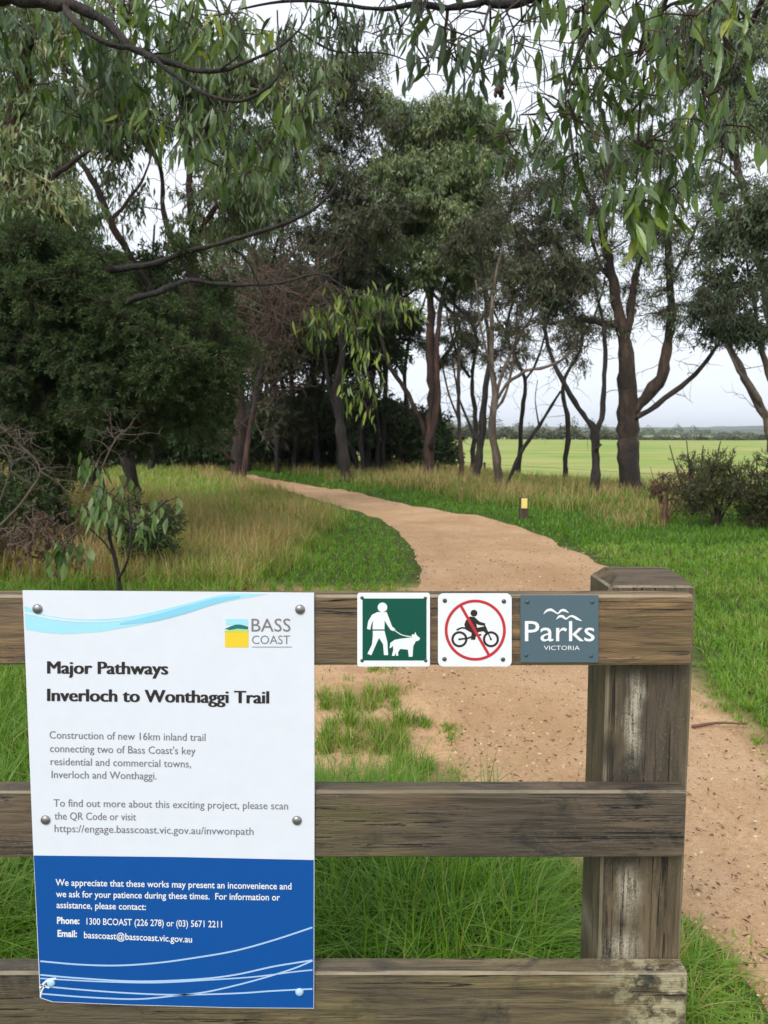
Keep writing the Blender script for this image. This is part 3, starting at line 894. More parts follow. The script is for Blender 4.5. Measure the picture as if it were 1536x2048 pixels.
pxpoly(pg, [z(*q) for q in ((276, 345), (300, 328), (330, 322), (385, 316), (398, 297), (408, 300), (413, 284), (420, 302), (440, 320), (432, 332), (416, 336), (402, 362), (398, 420), (378, 422), (372, 382), (330, 378), (318, 398), (320, 415), (308, 416), (305, 398), (300, 416), (284, 416), (292, 385), (290, 360), (280, 372), (272, 374))], L2)
build('dog_pictogram', pg, M['sign_white'], dog_sign)
for a_, b_ in ((121, 98), (468, 100), (121, 442), (470, 442)):
    s_ = MB(); dome(s_, *z(a_, b_), 3.6, L1, .5); build('bolt', s_, M['screw_dark'], dog_sign, True)

mb = MB(); pxpoly(mb, rrect(876, 1187, 1023.5, 1333, 11), YP, .003); build('plate', mb, M['sign_white'], bike_sign)
bi = MB()
for cx in (655, 828):
    pxstroke(bi, [z(cx + 38 * math.cos(k * math.pi / 12), 325 + 38 * math.sin(k * math.pi / 12)) for k in range(25)], 4.6, L1, False)
    pxpoly(bi, ring(*z(cx, 325), 2.2, 12), L1)
pxpoly(bi, ring(*z(735, 182), 6.8), L1)
pxpoly(bi, [z(*q) for q in ((690, 222), (712, 200), (738, 203), (765, 228), (797, 238), (795, 252), (760, 246), (748, 240), (752, 262), (792, 254), (812, 285), (800, 292), (782, 278), (748, 292), (742, 328), (718, 328), (722, 290), (690, 272), (682, 245))], L1)
pxstroke(bi, [z(640, 275), z(668, 262), z(700, 268), z(760, 280), z(800, 272)], 3.4, L1 - .0001)
pxstroke(bi, [z(790, 240), z(805, 275), z(828, 325)], 2.6, L1 - .00015, False)
pxstroke(bi, [z(655, 325), z(700, 320), z(740, 305), z(775, 300)], 3.4, L1 - .0002, False)
build('motorbike_pictogram', bi, M['sign_black'], bike_sign)
rd = MB(); pxstroke(rd, [z(742 + 160 * math.cos(k * math.pi / 32), 275 + 160 * math.sin(k * math.pi / 32)) for k in range(65)], 5.6, L2, False)
pxstroke(rd, [z(662, 140), z(815, 408)], 5.6, L2 - .0001, False); build('prohibition_ring', rd, M['sign_red'], bike_sign)
for a_, b_ in ((575, 113), (899, 117), (573, 434), (894, 436)):
    s_ = MB(); dome(s_, *z(a_, b_), 4.6, L1, .6); build('bolt', s_, M['screw_dark'], bike_sign, True)

mb = MB(); pxpoly(mb, rrect(1041, 1190.5, 1197, 1325, 1.5), YP, .003); build('plate', mb, M['sign_slate'], park_sign)
build('lettering', pw, M['sign_white'], park_sign)
wv = MB()
for ln in ([(1117, 186), (1135, 168), (1158, 163), (1178, 174), (1196, 184), (1212, 168), (1232, 166), (1254, 180)], [(1187, 216), (1203, 200), (1222, 200), (1240, 214), (1256, 202), (1276, 198), (1300, 212), (1326, 224)]):
    pxstroke(wv, [z(*q) for q in ln], [1.2, 4.6, 5.6, 3.4, 2.8, 4.6, 5.2, 1.4], L2)
build('wave_emblem', wv, M['sign_white'], park_sign)
for a_, b_ in ((1028, 120), (1384, 120), (1021, 412), (1378, 416)):
    s_ = MB(); dome(s_, *z(a_, b_), 4.4, L1, .5); build('bolt', s_, plain('slate bolt', (.045, .09, .12), .45), park_sign, True)

# ------------------------------------------------------------------ trees in the row right of the trail
ROW = 'gum trees lining the right side of the trail'
def G(px, py):
    q = gp(px, py); return q

# the big forked gum
T = Tree(21, 11, .92)
T.add_limb([(1262, 985, 50), (1254, 900, 46), (1256, 820, 44), (1250, 740, 36), (1241, 650, 28), (1228, 560, 24), (1208, 480, 18), (1176, 400, 13), (1150, 320, 9, -.5), (1140, 240, 5, -.6)], 12, True)
T.add_limb([(1262, 830, 24), (1292, 792, 26), (1322, 742, 24), (1334, 660, 21), (1342, 570, 17), (1338, 480, 13), (1352, 400, 9), (1380, 330, 6)], 10)
T.add_limb([(1268, 838, 12, -.1), (1300, 822, 13, -.3), (1345, 786, 12, -.4), (1390, 750, 10, -.5), (1424, 708, 8, -.6), (1450, 660, 5, -.7)], 7)
T.add_limb([(1248, 700, 14), (1262, 620, 16, .2), (1275, 540, 14, .4), (1290, 470, 11, .5), (1300, 400, 8, .6), (1290, 320, 5, .7)], 8)
T.add_limb([(1240, 655, 10), (1205, 640, 11, -.2), (1150, 636, 10, -.4), (1100, 648, 8, -.5), (1072, 640, 4, -.6)], 7)
T.add_limb([(1224, 560, 9), (1200, 520, 9, .3), (1180, 440, 7, .5), (1210, 340, 5, .6), (1235, 250, 3, .6)], 6)
T.add_limb([(1341, 560, 7), (1375, 500, 7, .2), (1400, 440, 5, .4), (1440, 400, 3, .5)], 6)
T.crown(1180, 330, 130, 110, 15, cr=.55, ns=14, nl=12, L=.15, W=.03, hang=.7, tint=(.1, .8), bare=.2)
T.crown(1340, 350, 110, 120, 12, cr=.5, ns=12, nl=11, L=.15, W=.03, hang=.7, tint=(.1, .8), bare=.25)
T.crown(1290, 230, 120, 80, 12, dY=.5, cr=.5, ns=12, nl=11, L=.15, W=.03, hang=.7, tint=(.15, .85), bare=.15)
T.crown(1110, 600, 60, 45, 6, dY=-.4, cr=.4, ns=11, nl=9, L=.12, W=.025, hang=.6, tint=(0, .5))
T.crown(1270, 450, 170, 200, 24, cr=.5, ns=9, nl=5, L=.13, W=.026, tint=(.1, .9))
T.crown(1190, 430, 110, 130, 18, cr=.5, ns=11, nl=3, L=.12, W=.024, tint=(.1, .8))
T.crown(1370, 480, 90, 130, 12, cr=.5, ns=11, nl=3, L=.12, W=.024, tint=(.1, .8))
T.crown(1310, 610, 120, 90, 13, cr=.42, ns=9, nl=6, L=.11, W=.024, tint=(.05, .7), bare=.15)
T.crown(1300, 560, 110, 60, 10, cr=.35, ns=7, nl=5, L=.12, W=.024, hang=.7, tint=(.1, .7), bare=.4)
T.twigs(260, 1.1, .012)
T.done('gum_tree', 'tallest forked gum with thick flared trunk and bare lower limbs beside the paddock', 'tree', G(1262, 985), 'bark_brown', 'gum_leaf', 'twig', ROW)

# slim Y-forked tree left of it
T = Tree(20.2, 12, .74)
T.add_limb([(1186, 985, 26), (1187, 920, 23), (1190, 858, 22), (1172, 838, 15), (1140, 792, 13), (1112, 735, 11), (1090, 660, 9, .2), (1080, 590, 6, .4), (1060, 520, 4, .5)], 9, True)
T.add_limb([(1192, 862, 17), (1204, 820, 15), (1210, 750, 12), (1206, 670, 10), (1196, 600, 7, .3), (1180, 540, 5, .3)], 8)
T.add_limb([(1190, 900, 8, -.1), (1204, 888, 7, -.15)], 6, pool_from=1)
T.crown(1090, 560, 90, 80, 14, dY=.4, cr=.5, ns=16, nl=14, L=.13, W=.026, hang=.5, tint=(.05, .6))
T.crown(1180, 560, 50, 70, 6, cr=.4, ns=10, nl=9, L=.12, W=.025, tint=(.05, .6))
T.crown(1130, 650, 100, 90, 11, dY=.5, cr=.4, ns=10, nl=8, L=.11, W=.024, tint=(.05, .6), bare=.15)
T.crown(1150, 690, 80, 40, 5, dY=.3, cr=.3, ns=7, nl=7, L=.10, W=.022, tint=(.05, .5), bare=.3)
T.twigs(60, 1.1)
T.done('forked_tree', 'slim dark tree splitting into a Y just above the dry grass', 'tree', G(1186, 985), 'bark_dark', 'olive_leaf', 'twig', ROW)

# pale multi-stemmed tree
T = Tree(20, 13, .74)
T.add_limb([(996, 988, 22), (990, 920, 21), (988, 850, 20), (994, 790, 18), (984, 720, 13), (982, 640, 10), (990, 560, 7), (1010, 480, 4)], 9, True)
T.add_limb([(993, 800, 11), (1012, 770, 11, -.2), (1050, 742, 9, -.3), (1110, 728, 8, -.4), (1150, 700, 5, -.5)], 7)
T.add_limb([(993, 790, 10), (1016, 720, 9, .2), (1040, 670, 8, .3), (1064, 630, 6, .4), (1080, 560, 4, .5)], 7)
T.add_limb([(990, 820, 8), (1010, 790, 8, .2), (1030, 700, 6, .4), (1034, 600, 4, .5)], 6)
T.add_limb([(992, 760, 7), (972, 700, 6, -.3), (960, 640, 5, -.4), (950, 560, 3, -.5)], 6)
T.crown(1010, 600, 70, 80, 8, cr=.4, ns=10, nl=9, L=.12, W=.024, tint=(.05, .6), bare=.2)
T.crown(1060, 400, 80, 130, 16, dY=1.2, cr=.5, ns=13, nl=12, L=.13, W=.026, hang=.4, tint=(0, .5))
T.crown(1100, 540, 90, 90, 12, dY=1.2, cr=.45, ns=13, nl=12, L=.12, W=.025, hang=.4, tint=(0, .45))
T.crown(1080, 680, 90, 50, 7, cr=.3, ns=8, nl=6, L=.10, W=.022, tint=(.05, .6), bare=.35)
T.twigs(60, 1.1)
T.done('pale_stemmed_tree', 'pale grey multi-stemmed tree with upswept limbs rising behind the low trail marker', 'tree', G(996, 988), 'bark_grey', 'olive_leaf', 'twig', ROW)

# leaning dead pole
T = Tree(21.5, 14, .74)
T.add_limb([(1012, 962, 12), (1040, 912, 11), (1078, 850, 9), (1122, 782, 6)], 7, True)
T.add_limb([(1078, 850, 5), (1070, 800, 3, .1), (1075, 760, 2, .1)], 5)
T.done('dead_sapling', 'thin bare dead trunk leaning steeply to the right from the dry grass', 'dead tree', G(1012, 962), 'bark_dark', 'olive_leaf', 'twig', ROW)

# dark leaning trunk
T = Tree(25, 15, .74)
T.add_limb([(957, 955, 24), (962, 900, 21), (968, 830, 18), (976, 740, 14), (974, 640, 11), (964, 540, 8), (950, 440, 5)], 9, True)
T.add_limb([(962, 890, 9), (940, 850, 8, .3), (920, 800, 6, .4), (905, 720, 4, .5)], 6)
T.crown(960, 480, 70, 110, 12, cr=.5, ns=14, nl=12, L=.15, W=.03, tint=(0, .6))
T.crown(1010, 720, 50, 50, 5, dY=1, cr=.4, ns=9, nl=9, L=.12, W=.026, tint=(0, .5))
T.twigs(60, 1.1)
T.done('dark_trunk_tree', 'nearly black leaning trunk standing just left of the pale stemmed tree', 'tree', G(957, 955), 'bark_dark', 'olive_leaf', 'twig', ROW)

# thin tree
T = Tree(27, 16, .74)
T.add_limb([(920, 950, 13), (919, 880, 12), (914, 800, 10), (918, 720, 8), (908, 640, 6), (912, 560, 4)], 7, True)
T.add_limb([(918, 840, 7), (898, 790, 6, .2), (884, 730, 5, .3), (870, 690, 3, .3)], 6)
T.crown(910, 640, 50, 60, 7, cr=.45, ns=9, nl=9, L=.13, W=.026, tint=(0, .6), bare=.2)
T.twigs(60, 1.1)
T.done('thin_tree', 'thinnest upright grey stem in the row, right of the round-crowned gum', 'tree', G(920, 950), 'bark_brown', 'olive_leaf', 'twig', ROW)

# the round crowned central gum, twin red brown trunks
T = Tree(27, 17, .74)
T.add_limb([(856, 948, 34), (858, 880, 30), (862, 800, 26), (860, 700, 22), (862, 610, 20), (872, 540, 17), (880, 460, 13), (880, 380, 9), (872, 300, 6)], 11, True)
T.add_limb([(862, 900, 18, -.2), (874, 820, 19, -.3), (878, 740, 17, -.3), (876, 650, 14, -.3), (890, 570, 11, -.2), (930, 500, 8), (950, 430, 5)], 9)
T.add_limb([(850, 880, 15), (836, 838, 14, -.2), (808, 780, 13, -.3), (778, 730, 11, -.4), (760, 660, 8, -.5), (770, 590, 5, -.5)], 8)
T.add_limb([(864, 600, 11), (830, 540, 10, .2), (800, 470, 7, .3), (790, 400, 4, .4)], 7)
for a in ((875, 300, 130, 85, 26), (845, 420, 125, 110, 30), (940, 330, 100, 100, 20), (945, 460, 75, 75, 14), (900, 540, 90, 50, 11), (960, 260, 60, 70, 10), (800, 230, 70, 60, 10)):
    T.crown(*a, cr=.72, ns=22, nl=17, L=.17, W=.036, hang=.6, tint=(.3, 1))
T.crown(770, 600, 40, 50, 6, cr=.5, ns=10, nl=9, L=.16, W=.034, hang=.7, tint=(.1, .7))
T.twigs(60, 1.1)
T.done('round_crowned_gum', 'red brown twin-trunked gum with the densest rounded green crown above the trail', 'tree', G(856, 948), 'bark_red', 'gum_leaf', 'twig', ROW)

# dark trunk behind the hanging bright leaves
T = Tree(26, 18, .74)
T.add_limb([(694, 955, 30), (688, 900, 26), (680, 840, 23), (676, 770, 20), (680, 700, 16), (672, 620, 12), (684, 540, 9), (690, 450, 6)], 10, True)
T.add_limb([(682, 860, 10), (664, 800, 9, .2), (650, 720, 7, .3), (640, 640, 4, .3)], 6)
T.add_limb([(676, 690, 9), (710, 620, 8, .3), (740, 540, 6, .4), (760, 460, 4, .4)], 6)
T.crown(720, 420, 110, 110, 22, cr=.65, ns=18, nl=15, L=.15, W=.032, hang=.5, tint=(0, .7))
T.crown(700, 130, 110, 70, 14, cr=.6, ns=12, nl=12, L=.15, W=.032, hang=.5, tint=(.4, 1))
T.crown(690, 250, 100, 110, 18, cr=.65, ns=18, nl=15, L=.15, W=.032, hang=.5, tint=(.05, .8))
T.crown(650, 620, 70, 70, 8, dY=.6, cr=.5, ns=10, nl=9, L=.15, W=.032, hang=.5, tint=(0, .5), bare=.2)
T.twigs(60, 1.1)
T.done('bent_dark_gum', 'dark slightly bent trunk at the inner side of the trail bend', 'tree', G(694, 955), 'bark_dark', 'olive_leaf', 'twig', ROW)

T = Tree(32, 19, .74)
T.add_limb([(768, 932, 17), (768, 860, 15), (770, 780, 13), (774, 700, 11), (770, 600, 9), (766, 500, 6)], 8, True)
T.add_limb([(790, 930, 12, 1), (815, 915, 10, 1), (806, 880, 9, 1), (792, 820, 7, 1)], 6)
T.crown(780, 640, 60, 90, 10, cr=.6, ns=12, nl=11, L=.15, W=.032, tint=(0, .5))
T.twigs(60, 1.1)
T.done('straight_dark_tree', 'straight dark pole-like trunk between the bent gum and the round-crowned gum', 'tree', G(768, 932), 'bark_dark', 'dark_leaf', 'twig', ROW)

# tree at the right edge
T = Tree(19, 20, .74)
T.add_limb([(1590, 985, 40), (1562, 900, 32), (1530, 830, 26), (1498, 770, 22), (1466, 716, 17), (1440, 660, 12), (1425, 600, 7)], 9, True)
T.add_limb([(1540, 845, 15), (1512, 790, 14, -.2), (1478, 742, 10, -.3), (1452, 690, 6, -.3)], 7)
T.add_limb([(1560, 890, 22), (1548, 780, 18, .2), (1520, 680, 13, .3), (1505, 590, 9, .4), (1490, 500, 6, .5)], 8)
T.crown(1460, 400, 120, 170, 12, cr=.45, ns=9, nl=7, L=.13, W=.03, hang=.6, tint=(.1, .9))
T.crown(1480, 480, 90, 110, 20, cr=.5, ns=14, nl=12, L=.14, W=.034, hang=.5, tint=(.1, .9))
T.crown(1560, 420, 80, 130, 12, cr=.5, ns=16, nl=14, L=.14, W=.034, hang=.5, tint=(.1, .9))
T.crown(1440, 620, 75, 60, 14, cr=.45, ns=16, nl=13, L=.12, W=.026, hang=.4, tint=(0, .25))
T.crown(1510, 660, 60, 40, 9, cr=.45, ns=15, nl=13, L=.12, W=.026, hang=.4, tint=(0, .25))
T.twigs(60, 1.1)
T.done('leaning_gum', 'gum at the right edge with pale branches leaning in over the paddock', 'tree', G(1536, 1000), 'bark_grey', 'grey_leaf', 'twig', ROW)

# taller gum behind, top right
T = Tree(27, 21, .74)
T.add_limb([(1620, 975, 40), (1580, 800, 34), (1540, 600, 28), (1500, 430, 22), (1476, 340, 18), (1470, 240, 13), (1480, 120, 9), (1470, 0, 5)], 9, True)
T.add_limb([(1478, 330, 12), (1440, 280, 11, .3), (1420, 200, 8, .4), (1400, 120, 5, .5)], 7)
T.add_limb([(1500, 430, 10), (1470, 350, 9, -.3), (1420, 320, 6, -.5), (1380, 330, 4, -.5)], 6)
for a in ((1480, 90, 100, 110, 26), (1380, 110, 90, 90, 14), (1450, 250, 90, 60, 10), (1540, 250, 60, 120, 12)):
    T.crown(*a, cr=.65, ns=17, nl=14, L=.15, W=.032, hang=.6, tint=(.1, .85))
T.twigs(60, 1.1)
T.done('tall_gum', 'tall gum with red brown upper limbs filling the top right of the sky', 'tree', gp(1620, 985), 'bark_red', 'gum_leaf', 'twig', ROW)

# slimmer trees behind the row
for i, (px, yb, Y, lf, crs) in enumerate(((728, 945, 31, 'olive_leaf', ((730, 560, 60, 110, 12),)), (806, 940, 33, 'olive_leaf', ((815, 640, 50, 90, 10), (800, 500, 60, 60, 6))),
        (886, 938, 34, 'gum_leaf', ((890, 620, 60, 110, 12), (930, 720, 50, 50, 4))), (942, 945, 29, 'olive_leaf', ((945, 560, 60, 90, 10), (930, 690, 50, 40, 4))),
        (1036, 950, 31, 'olive_leaf', ((1050, 520, 70, 120, 14), (1040, 690, 60, 50, 5))), (1128, 955, 30, 'olive_leaf', ((1130, 480, 70, 110, 14), (1150, 640, 60, 60, 6))))):
    T = Tree(Y, 170 + i, .8); g_ = T.rg
    top = [(px + g_.normal(0, 10) * k, yb - 95 * k, 13 - 1.7 * k) for k in range(1, 6)]
    T.add_limb([(px, yb, 15)] + top, 7, True)
    for q in range(3):
        k = 1 + q; s_ = -1 if (q + i) % 2 else 1
        T.add_limb([(top[k][0], top[k][1], 7), (top[k][0] + s_ * 24, top[k][1] - 40, 6, .2), (top[k][0] + s_ * 44, top[k][1] - 110, 4, .3), (top[k][0] + s_ * 52, top[k][1] - 180, 2, .4)], 5)
    for c_ in crs: T.crown(*c_, cr=.5, ns=11, nl=10, L=.14, W=.03, hang=.5, tint=(0, .7))
    T.twigs(70, 1.2)
    T.done('slim_tree', ('slim dark tree between the bent gum and the straight dark tree', 'slim dark tree just left of the round-crowned gum trunks', 'slim tree with loose leaves just right of the round-crowned gum trunks', 'slim crooked tree left of the nearly black leaning trunk',
        'slim tree behind the leaning bare dead trunk', 'slim tree behind and left of the Y-forked tree')[i], 'tree', gp(px, yb), 'bark_dark', lf, 'twig', ROW)

# ------------------------------------------------------------------ left side
T = Tree(25.5, 31, .85)
T.add_limb([(480, 968, 40), (479, 920, 32), (480, 860, 30), (477, 780, 27), (470, 700, 24), (474, 600, 20), (462, 500, 15), (470, 400, 10), (452, 300, 6)], 11, True)
T.add_limb([(476, 720, 12), (500, 640, 11, .3), (540, 560, 9, .4), (560, 470, 6, .5), (600, 400, 4, .5)], 7)
T.add_limb([(470, 660, 9), (430, 580, 8, .3), (400, 500, 6, .4), (390, 430, 4, .4)], 6)
T.add_limb([(468, 925, 8, -.2), (440, 895, 7, -.5), (400, 862, 6, -.8), (372, 840, 4, -1)], 6, pool_from=1)
for a in ((560, 400, 130, 120, 20), (470, 470, 60, 80, 8), (500, 260, 150, 110, 22), (470, 600, 80, 80, 8)):
    T.crown(*a, cr=.7, ns=17, nl=14, L=.16, W=.033, hang=.6, tint=(.05, .8), bare=.1)
T.twigs(110, 1.3)
T.done('red_trunk_gum', 'red brown straight trunk standing at the left end of the visible trail', 'tree', G(480, 968), 'bark_red', 'gum_leaf', 'twig_red')

T = Tree(13, 32)
T.add_limb([(170, 1010, 30), (240, 820, 26), (340, 680, 20), (384, 540, 18), (382, 430, 15), (380, 320, 12), (376, 240, 10), (370, 140, 7), (380, 40, 5)], 10, True)
T.add_limb([(384, 560, 12), (330, 440, 12, .3), (322, 350, 9, .4), (300, 260, 6, .5)], 7)
T.add_limb([(384, 480, 10), (430, 420, 10, -.3), (470, 370, 8, -.5), (510, 330, 5, -.6)], 7)
T.add_limb([(360, 680, 13, 0), (290, 560, 13, -.3), (226, 445, 14, -.6), (200, 395, 13, -.7), (150, 305, 10, -.8), (113, 250, 7, -.9), (90, 180, 5, -1)], 8)
T.add_limb([(222, 440, 8, -.6), (250, 405, 7, -.5), (290, 345, 5, -.4), (310, 280, 3, -.3)], 6)
T.add_limb([(215, 430, 12, -.6), (170, 460, 13, -.9), (128, 492, 9, -1.2)], 7)
for a in ((150, 210, 170, 110, 20), (360, 180, 170, 90, 20), (480, 380, 90, 70, 7), (520, 180, 120, 120, 14)):
    T.crown(*a, cr=.5, ns=14, nl=12, L=.15, W=.03, hang=.8, tint=(.15, .9), bare=.12)
T.crown(240, 400, 110, 80, 7, cr=.35, ns=6, nl=6, L=.13, W=.03, hang=.8, tint=(.1, .9))
T.crown(400, 430, 80, 60, 6, cr=.35, ns=8, nl=8, L=.14, W=.03, hang=.8, tint=(.2, .9), bare=.2)
T.twigs(90, .8, .008)
T.done('peeling_gum', 'gum with red brown peeling limbs and drooping leaves above the dark bushy tree', 'tree', G(170, 1010), 'bark_red', 'gum_leaf', 'twig_red')

# gum with yellowing leaves, far left
T = Tree(10.5, 33)
T.add_limb([(-120, 1100, 60), (-100, 800, 52), (-50, 500, 42), (0, 300, 34), (50, 120, 28), (58, 0, 22), (70, -160, 14)], 10, True)
T.add_limb([(-30, 420, 18), (50, 380, 16, -.3), (120, 340, 11, -.5), (180, 300, 6, -.6)], 7)
for a in ((60, 400, 130, 90, 16), (40, 250, 110, 110, 14), (130, 60, 130, 80, 10), (-60, 450, 100, 160, 12)):
    T.crown(*a, cr=.42, ns=13, nl=11, L=.14, W=.028, hang=.7, tint=(.35, 1), bare=.1)
T.done('yellowing_gum', 'gum at the left edge with olive and yellowing foliage', 'tree', at(-120, 1100, 10.5) * np.array([1, 1, 0]), 'bark_red', 'gum_leaf', 'twig_red')

# dense dark tea tree
T = Tree(9.5, 34)
T.add_limb([(60, 1090, 40), (70, 980, 36), (90, 860, 30), (100, 740, 24), (120, 620, 18), (150, 540, 10)], 9, True)
T.add_limb([(75, 960, 22), (130, 880, 20, .2), (200, 800, 16, .3), (290, 720, 11, .3), (360, 660, 6, .2)], 7)
T.add_limb([(90, 860, 18), (30, 780, 16, .2), (-40, 680, 12, .3), (-60, 580, 7, .3)], 7)
T.add_limb([(140, 560, 14, .2), (232, 540, 14, -.2), (320, 525, 12, -.3), (380, 502, 10, -.4), (450, 482, 9, -.5), (530, 460, 8, -.6), (600, 435, 7, -.7), (652, 398, 6, -.7), (702, 325, 3.5, -.7), (746, 262, 2, -.7)], 6, pool_from=1)
T.add_limb([(700, 328, 2.5, -.7), (706, 270, 2, -.7), (704, 215, 1.5, -.7)], 5, pool_from=1)
T.add_limb([(450, 482, 4, -.4), (500, 530, 4, -.3), (540, 640, 3, -.2), (520, 680, 2, -.1)], 5, pool_from=1)
for a in ((120, 640, 190, 120, 34), (60, 780, 160, 130, 26), (250, 720, 180, 130, 34), (370, 690, 90, 110, 16), (310, 790, 130, 70, 14), (100, 520, 130, 60, 14), (-60, 720, 120, 240, 20), (70, 880, 140, 70, 14), (260, 840, 150, 60, 10)):
    T.crown(*a[:4], int(a[4] * 1.35), cr=.34, ns=26, nl=38, L=.05, W=.0112, hang=0, tint=(.1, .95), rz=.9)
T.crown(250, 660, 270, 190, 16, cr=.3, ns=22, nl=30, L=.05, W=.0112, hang=0, tint=(.2, 1), rz=1.2)
T.twigs(90, .6, .006)
T.done('tea_tree', 'dense dark green fine-leaved tea tree filling the left side, bare branches poking out', 'tree', at(60, 1090, 9.5) * np.array([1, 1, 0]), 'bark_dark', 'dark_leaf', 'twig')

# second tea tree behind, covering the left forest
T = Tree(15, 35)
T.add_limb([(260, 960, 30), (270, 850, 26), (290, 720, 20), (310, 600, 12)], 8, True)
T.add_limb([(275, 830, 12), (350, 760, 10, .3), (430, 700, 6, .4)], 6)
for a in ((330, 640, 130, 110, 18), (390, 740, 60, 90, 9), (200, 600, 120, 90, 12), (300, 790, 160, 90, 18)):
    T.crown(*a, cr=.6, ns=24, nl=24, L=.11, W=.03, hang=.1, tint=(.1, .85))
T.done('wattle_tree', 'shadowy bushy tree behind the tea tree, above the bright green bank', 'tree', G(260, 960), 'bark_dark', 'dark_leaf', 'twig')

# dead branchy tree in the middle distance (pale twigs)
T = Tree(24, 36)
T.add_limb([(488, 958, 12), (500, 860, 11), (520, 740, 10), (540, 640, 8), (560, 560, 5), (600, 480, 3)], 7, True)
T.add_limb([(530, 700, 7), (580, 620, 6, .2), (620, 560, 4, .3), (640, 500, 2, .4)], 5)
T.add_limb([(520, 740, 6), (480, 660, 5, -.2), (450, 600, 4, -.3), (440, 530, 2, -.3)], 5)
T.add_limb([(545, 630, 5), (520, 560, 4, .1), (500, 500, 2, .2)], 5)
T.crown(550, 570, 130, 110, 14, cr=.6, ns=6, nl=2, L=.10, W=.02, tint=(0, .6), bare=0)
T.twigs(150, 2.2, .016, up=-.05)
T.done('dead_branchy_tree', 'tangle of bare reddish dead branches in front of the dark thicket', 'dead tree', G(488, 958), 'bark_red', 'brown_leaf', 'twig_dead')

# ------------------------------------------------------------------ thicket beyond the bend
rgt = np.random.default_rng(77)
GRP = 'thin dark trees massed in the thicket beyond the trail bend'
for i in range(20):
    Y = 31 + rgt.uniform(0, 13)
    px = 470 + (i + rgt.uniform(0, 1)) * 370 / 20 if i < 16 else 240 + (i - 16) * 62
    T = Tree(Y, 100 + i)
    yb = 868 + 1.5 * FPX / Y
    T.add_limb([(px, yb, rgt.uniform(9, 17)), (px + rgt.normal(0, 8), 840, 10), (px + rgt.normal(0, 12), 720, 8), (px + rgt.normal(0, 20), 580, 6), (px + rgt.normal(0, 25), 450, 4)], 6, True, pool_from=.3)
    T.crown(px, 640, 60, 120, 8, cr=1.0, ns=14, nl=14, L=.26, W=.075, hang=.4, tint=(0, .7))
    T.crown(px, 830, 50, 60, 5, cr=.8, ns=13, nl=13, L=.24, W=.075, hang=.3, tint=(0, .6), dY=.8)
    if 8 < i < 16: T.crown(px, 480, 70, 90, 7, cr=.9, ns=13, nl=12, L=.2, W=.05, hang=.4, tint=(0, .7))
    T.twigs(40, 1.5, .016)
    q = T.pt(px, yb)
    T.done('thicket_tree', 'thin dark tree massed with others in the thicket beyond the trail bend', 'tree', (q[0], q[1], float(h(q[0], q[1]))), 'bark_dark', 'dark_leaf' if i % 2 else 'olive_leaf', 'twig', GRP)
UND = 'low dark bushes under the thicket'
for i in range(24):
    Y = 32 + rgt.uniform(0, 8)
    px = -90 + i * 41 + rgt.uniform(-10, 10)
    T = Tree(Y, 140 + i)
    yb = 868 + 1.3 * FPX / Y
    T.add_limb([(px, yb, 8), (px + 5, yb - 30, 6), (px + 8, yb - 70, 3)], 5, True)
    T.crown(px, yb - 55, 60, 66, 14, cr=.7, ns=16, nl=15, L=.2, W=.07, hang=.2, tint=(0, .6))
    q = T.pt(px, yb)
    T.done('thicket_bush', 'low dark bush at the foot of the thicket beyond the trail bend', 'bush', (q[0], q[1], float(h(q[0], q[1]))), 'bark_dark', 'dark_leaf', 'twig', UND)

# ------------------------------------------------------------------ overhanging gum branches close to the camera
T = Tree(4.6, 51)
T.add_limb([(-900, 1700, 190), (-860, 900, 160), (-760, 300, 130), (-560, 20, 100), (-300, -40, 62), (-100, -20, 40), (0, 2, 26), (90, 2, 22), (140, 8, 20), (210, 48, 17), (265, 97, 14), (320, 120, 12), (380, 137, 10), (440, 140, 8), (500, 122, 6), (550, 100, 5), (596, 60, 4), (620, 10, 3)], 9, True, pool_from=.75, step=.06)
T.add_limb([(130, 8, 14), (170, 65, 11, -.1), (220, 90, 10, -.1), (280, 102, 10, -.1), (350, 150, 8, -.15), (415, 190, 7, -.2), (480, 205, 7, -.2), (525, 185, 6, -.2), (555, 155, 5, -.2), (557, 90, 4, -.2), (554, 20, 3, -.2)], 7, pool_from=.2)
T.add_limb([(440, 140, 4), (478, 110, 4), (482, 60, 3), (440, 0, 3)], 5)
T.add_limb([(300, 110, 5), (345, 105, 4), (362, 85, 4), (386, 20, 3), (395, -30, 2)], 5)
T.add_limb([(596, 62, 4), (640, 88, 4), (680, 104, 3), (768, 107, 3), (822, 125, 2)], 5)
for a, nn, tt_ in (((90, 90, 120, 70), 9, (.1, .7)), ((300, 60, 130, 60), 10, (.3, 1)), ((430, 60, 110, 70), 9, (.35, 1)), ((200, 200, 150, 80), 9, (.05, .7)), ((560, 250, 70, 70), 4, (.25, .9)), ((460, 300, 110, 60), 5, (.2, .9)), ((330, 270, 60, 50), 3, (.2, .9))):
    T.crown(*a, nn, dY=.9, cr=.28, ns=6, nl=4, L=.16, W=.036, hang=.88, tint=tt_, big=True, rz=.5)
for (px, py) in ((700, 35), (640, 30), (560, 15), (790, 40)):
    T.crown(px, py, 30, 25, 2, cr=.2, ns=6, nl=5, L=.12, W=.02, hang=.9, tint=(0, .3), big=True, rz=.4)
T.done('overhanging_gum', 'gum branches looping in from the top left with long drooping leaves', 'tree', (-2.7, 4.6, 0), 'bark_dark', 'gum_leaf_near', 'twig')

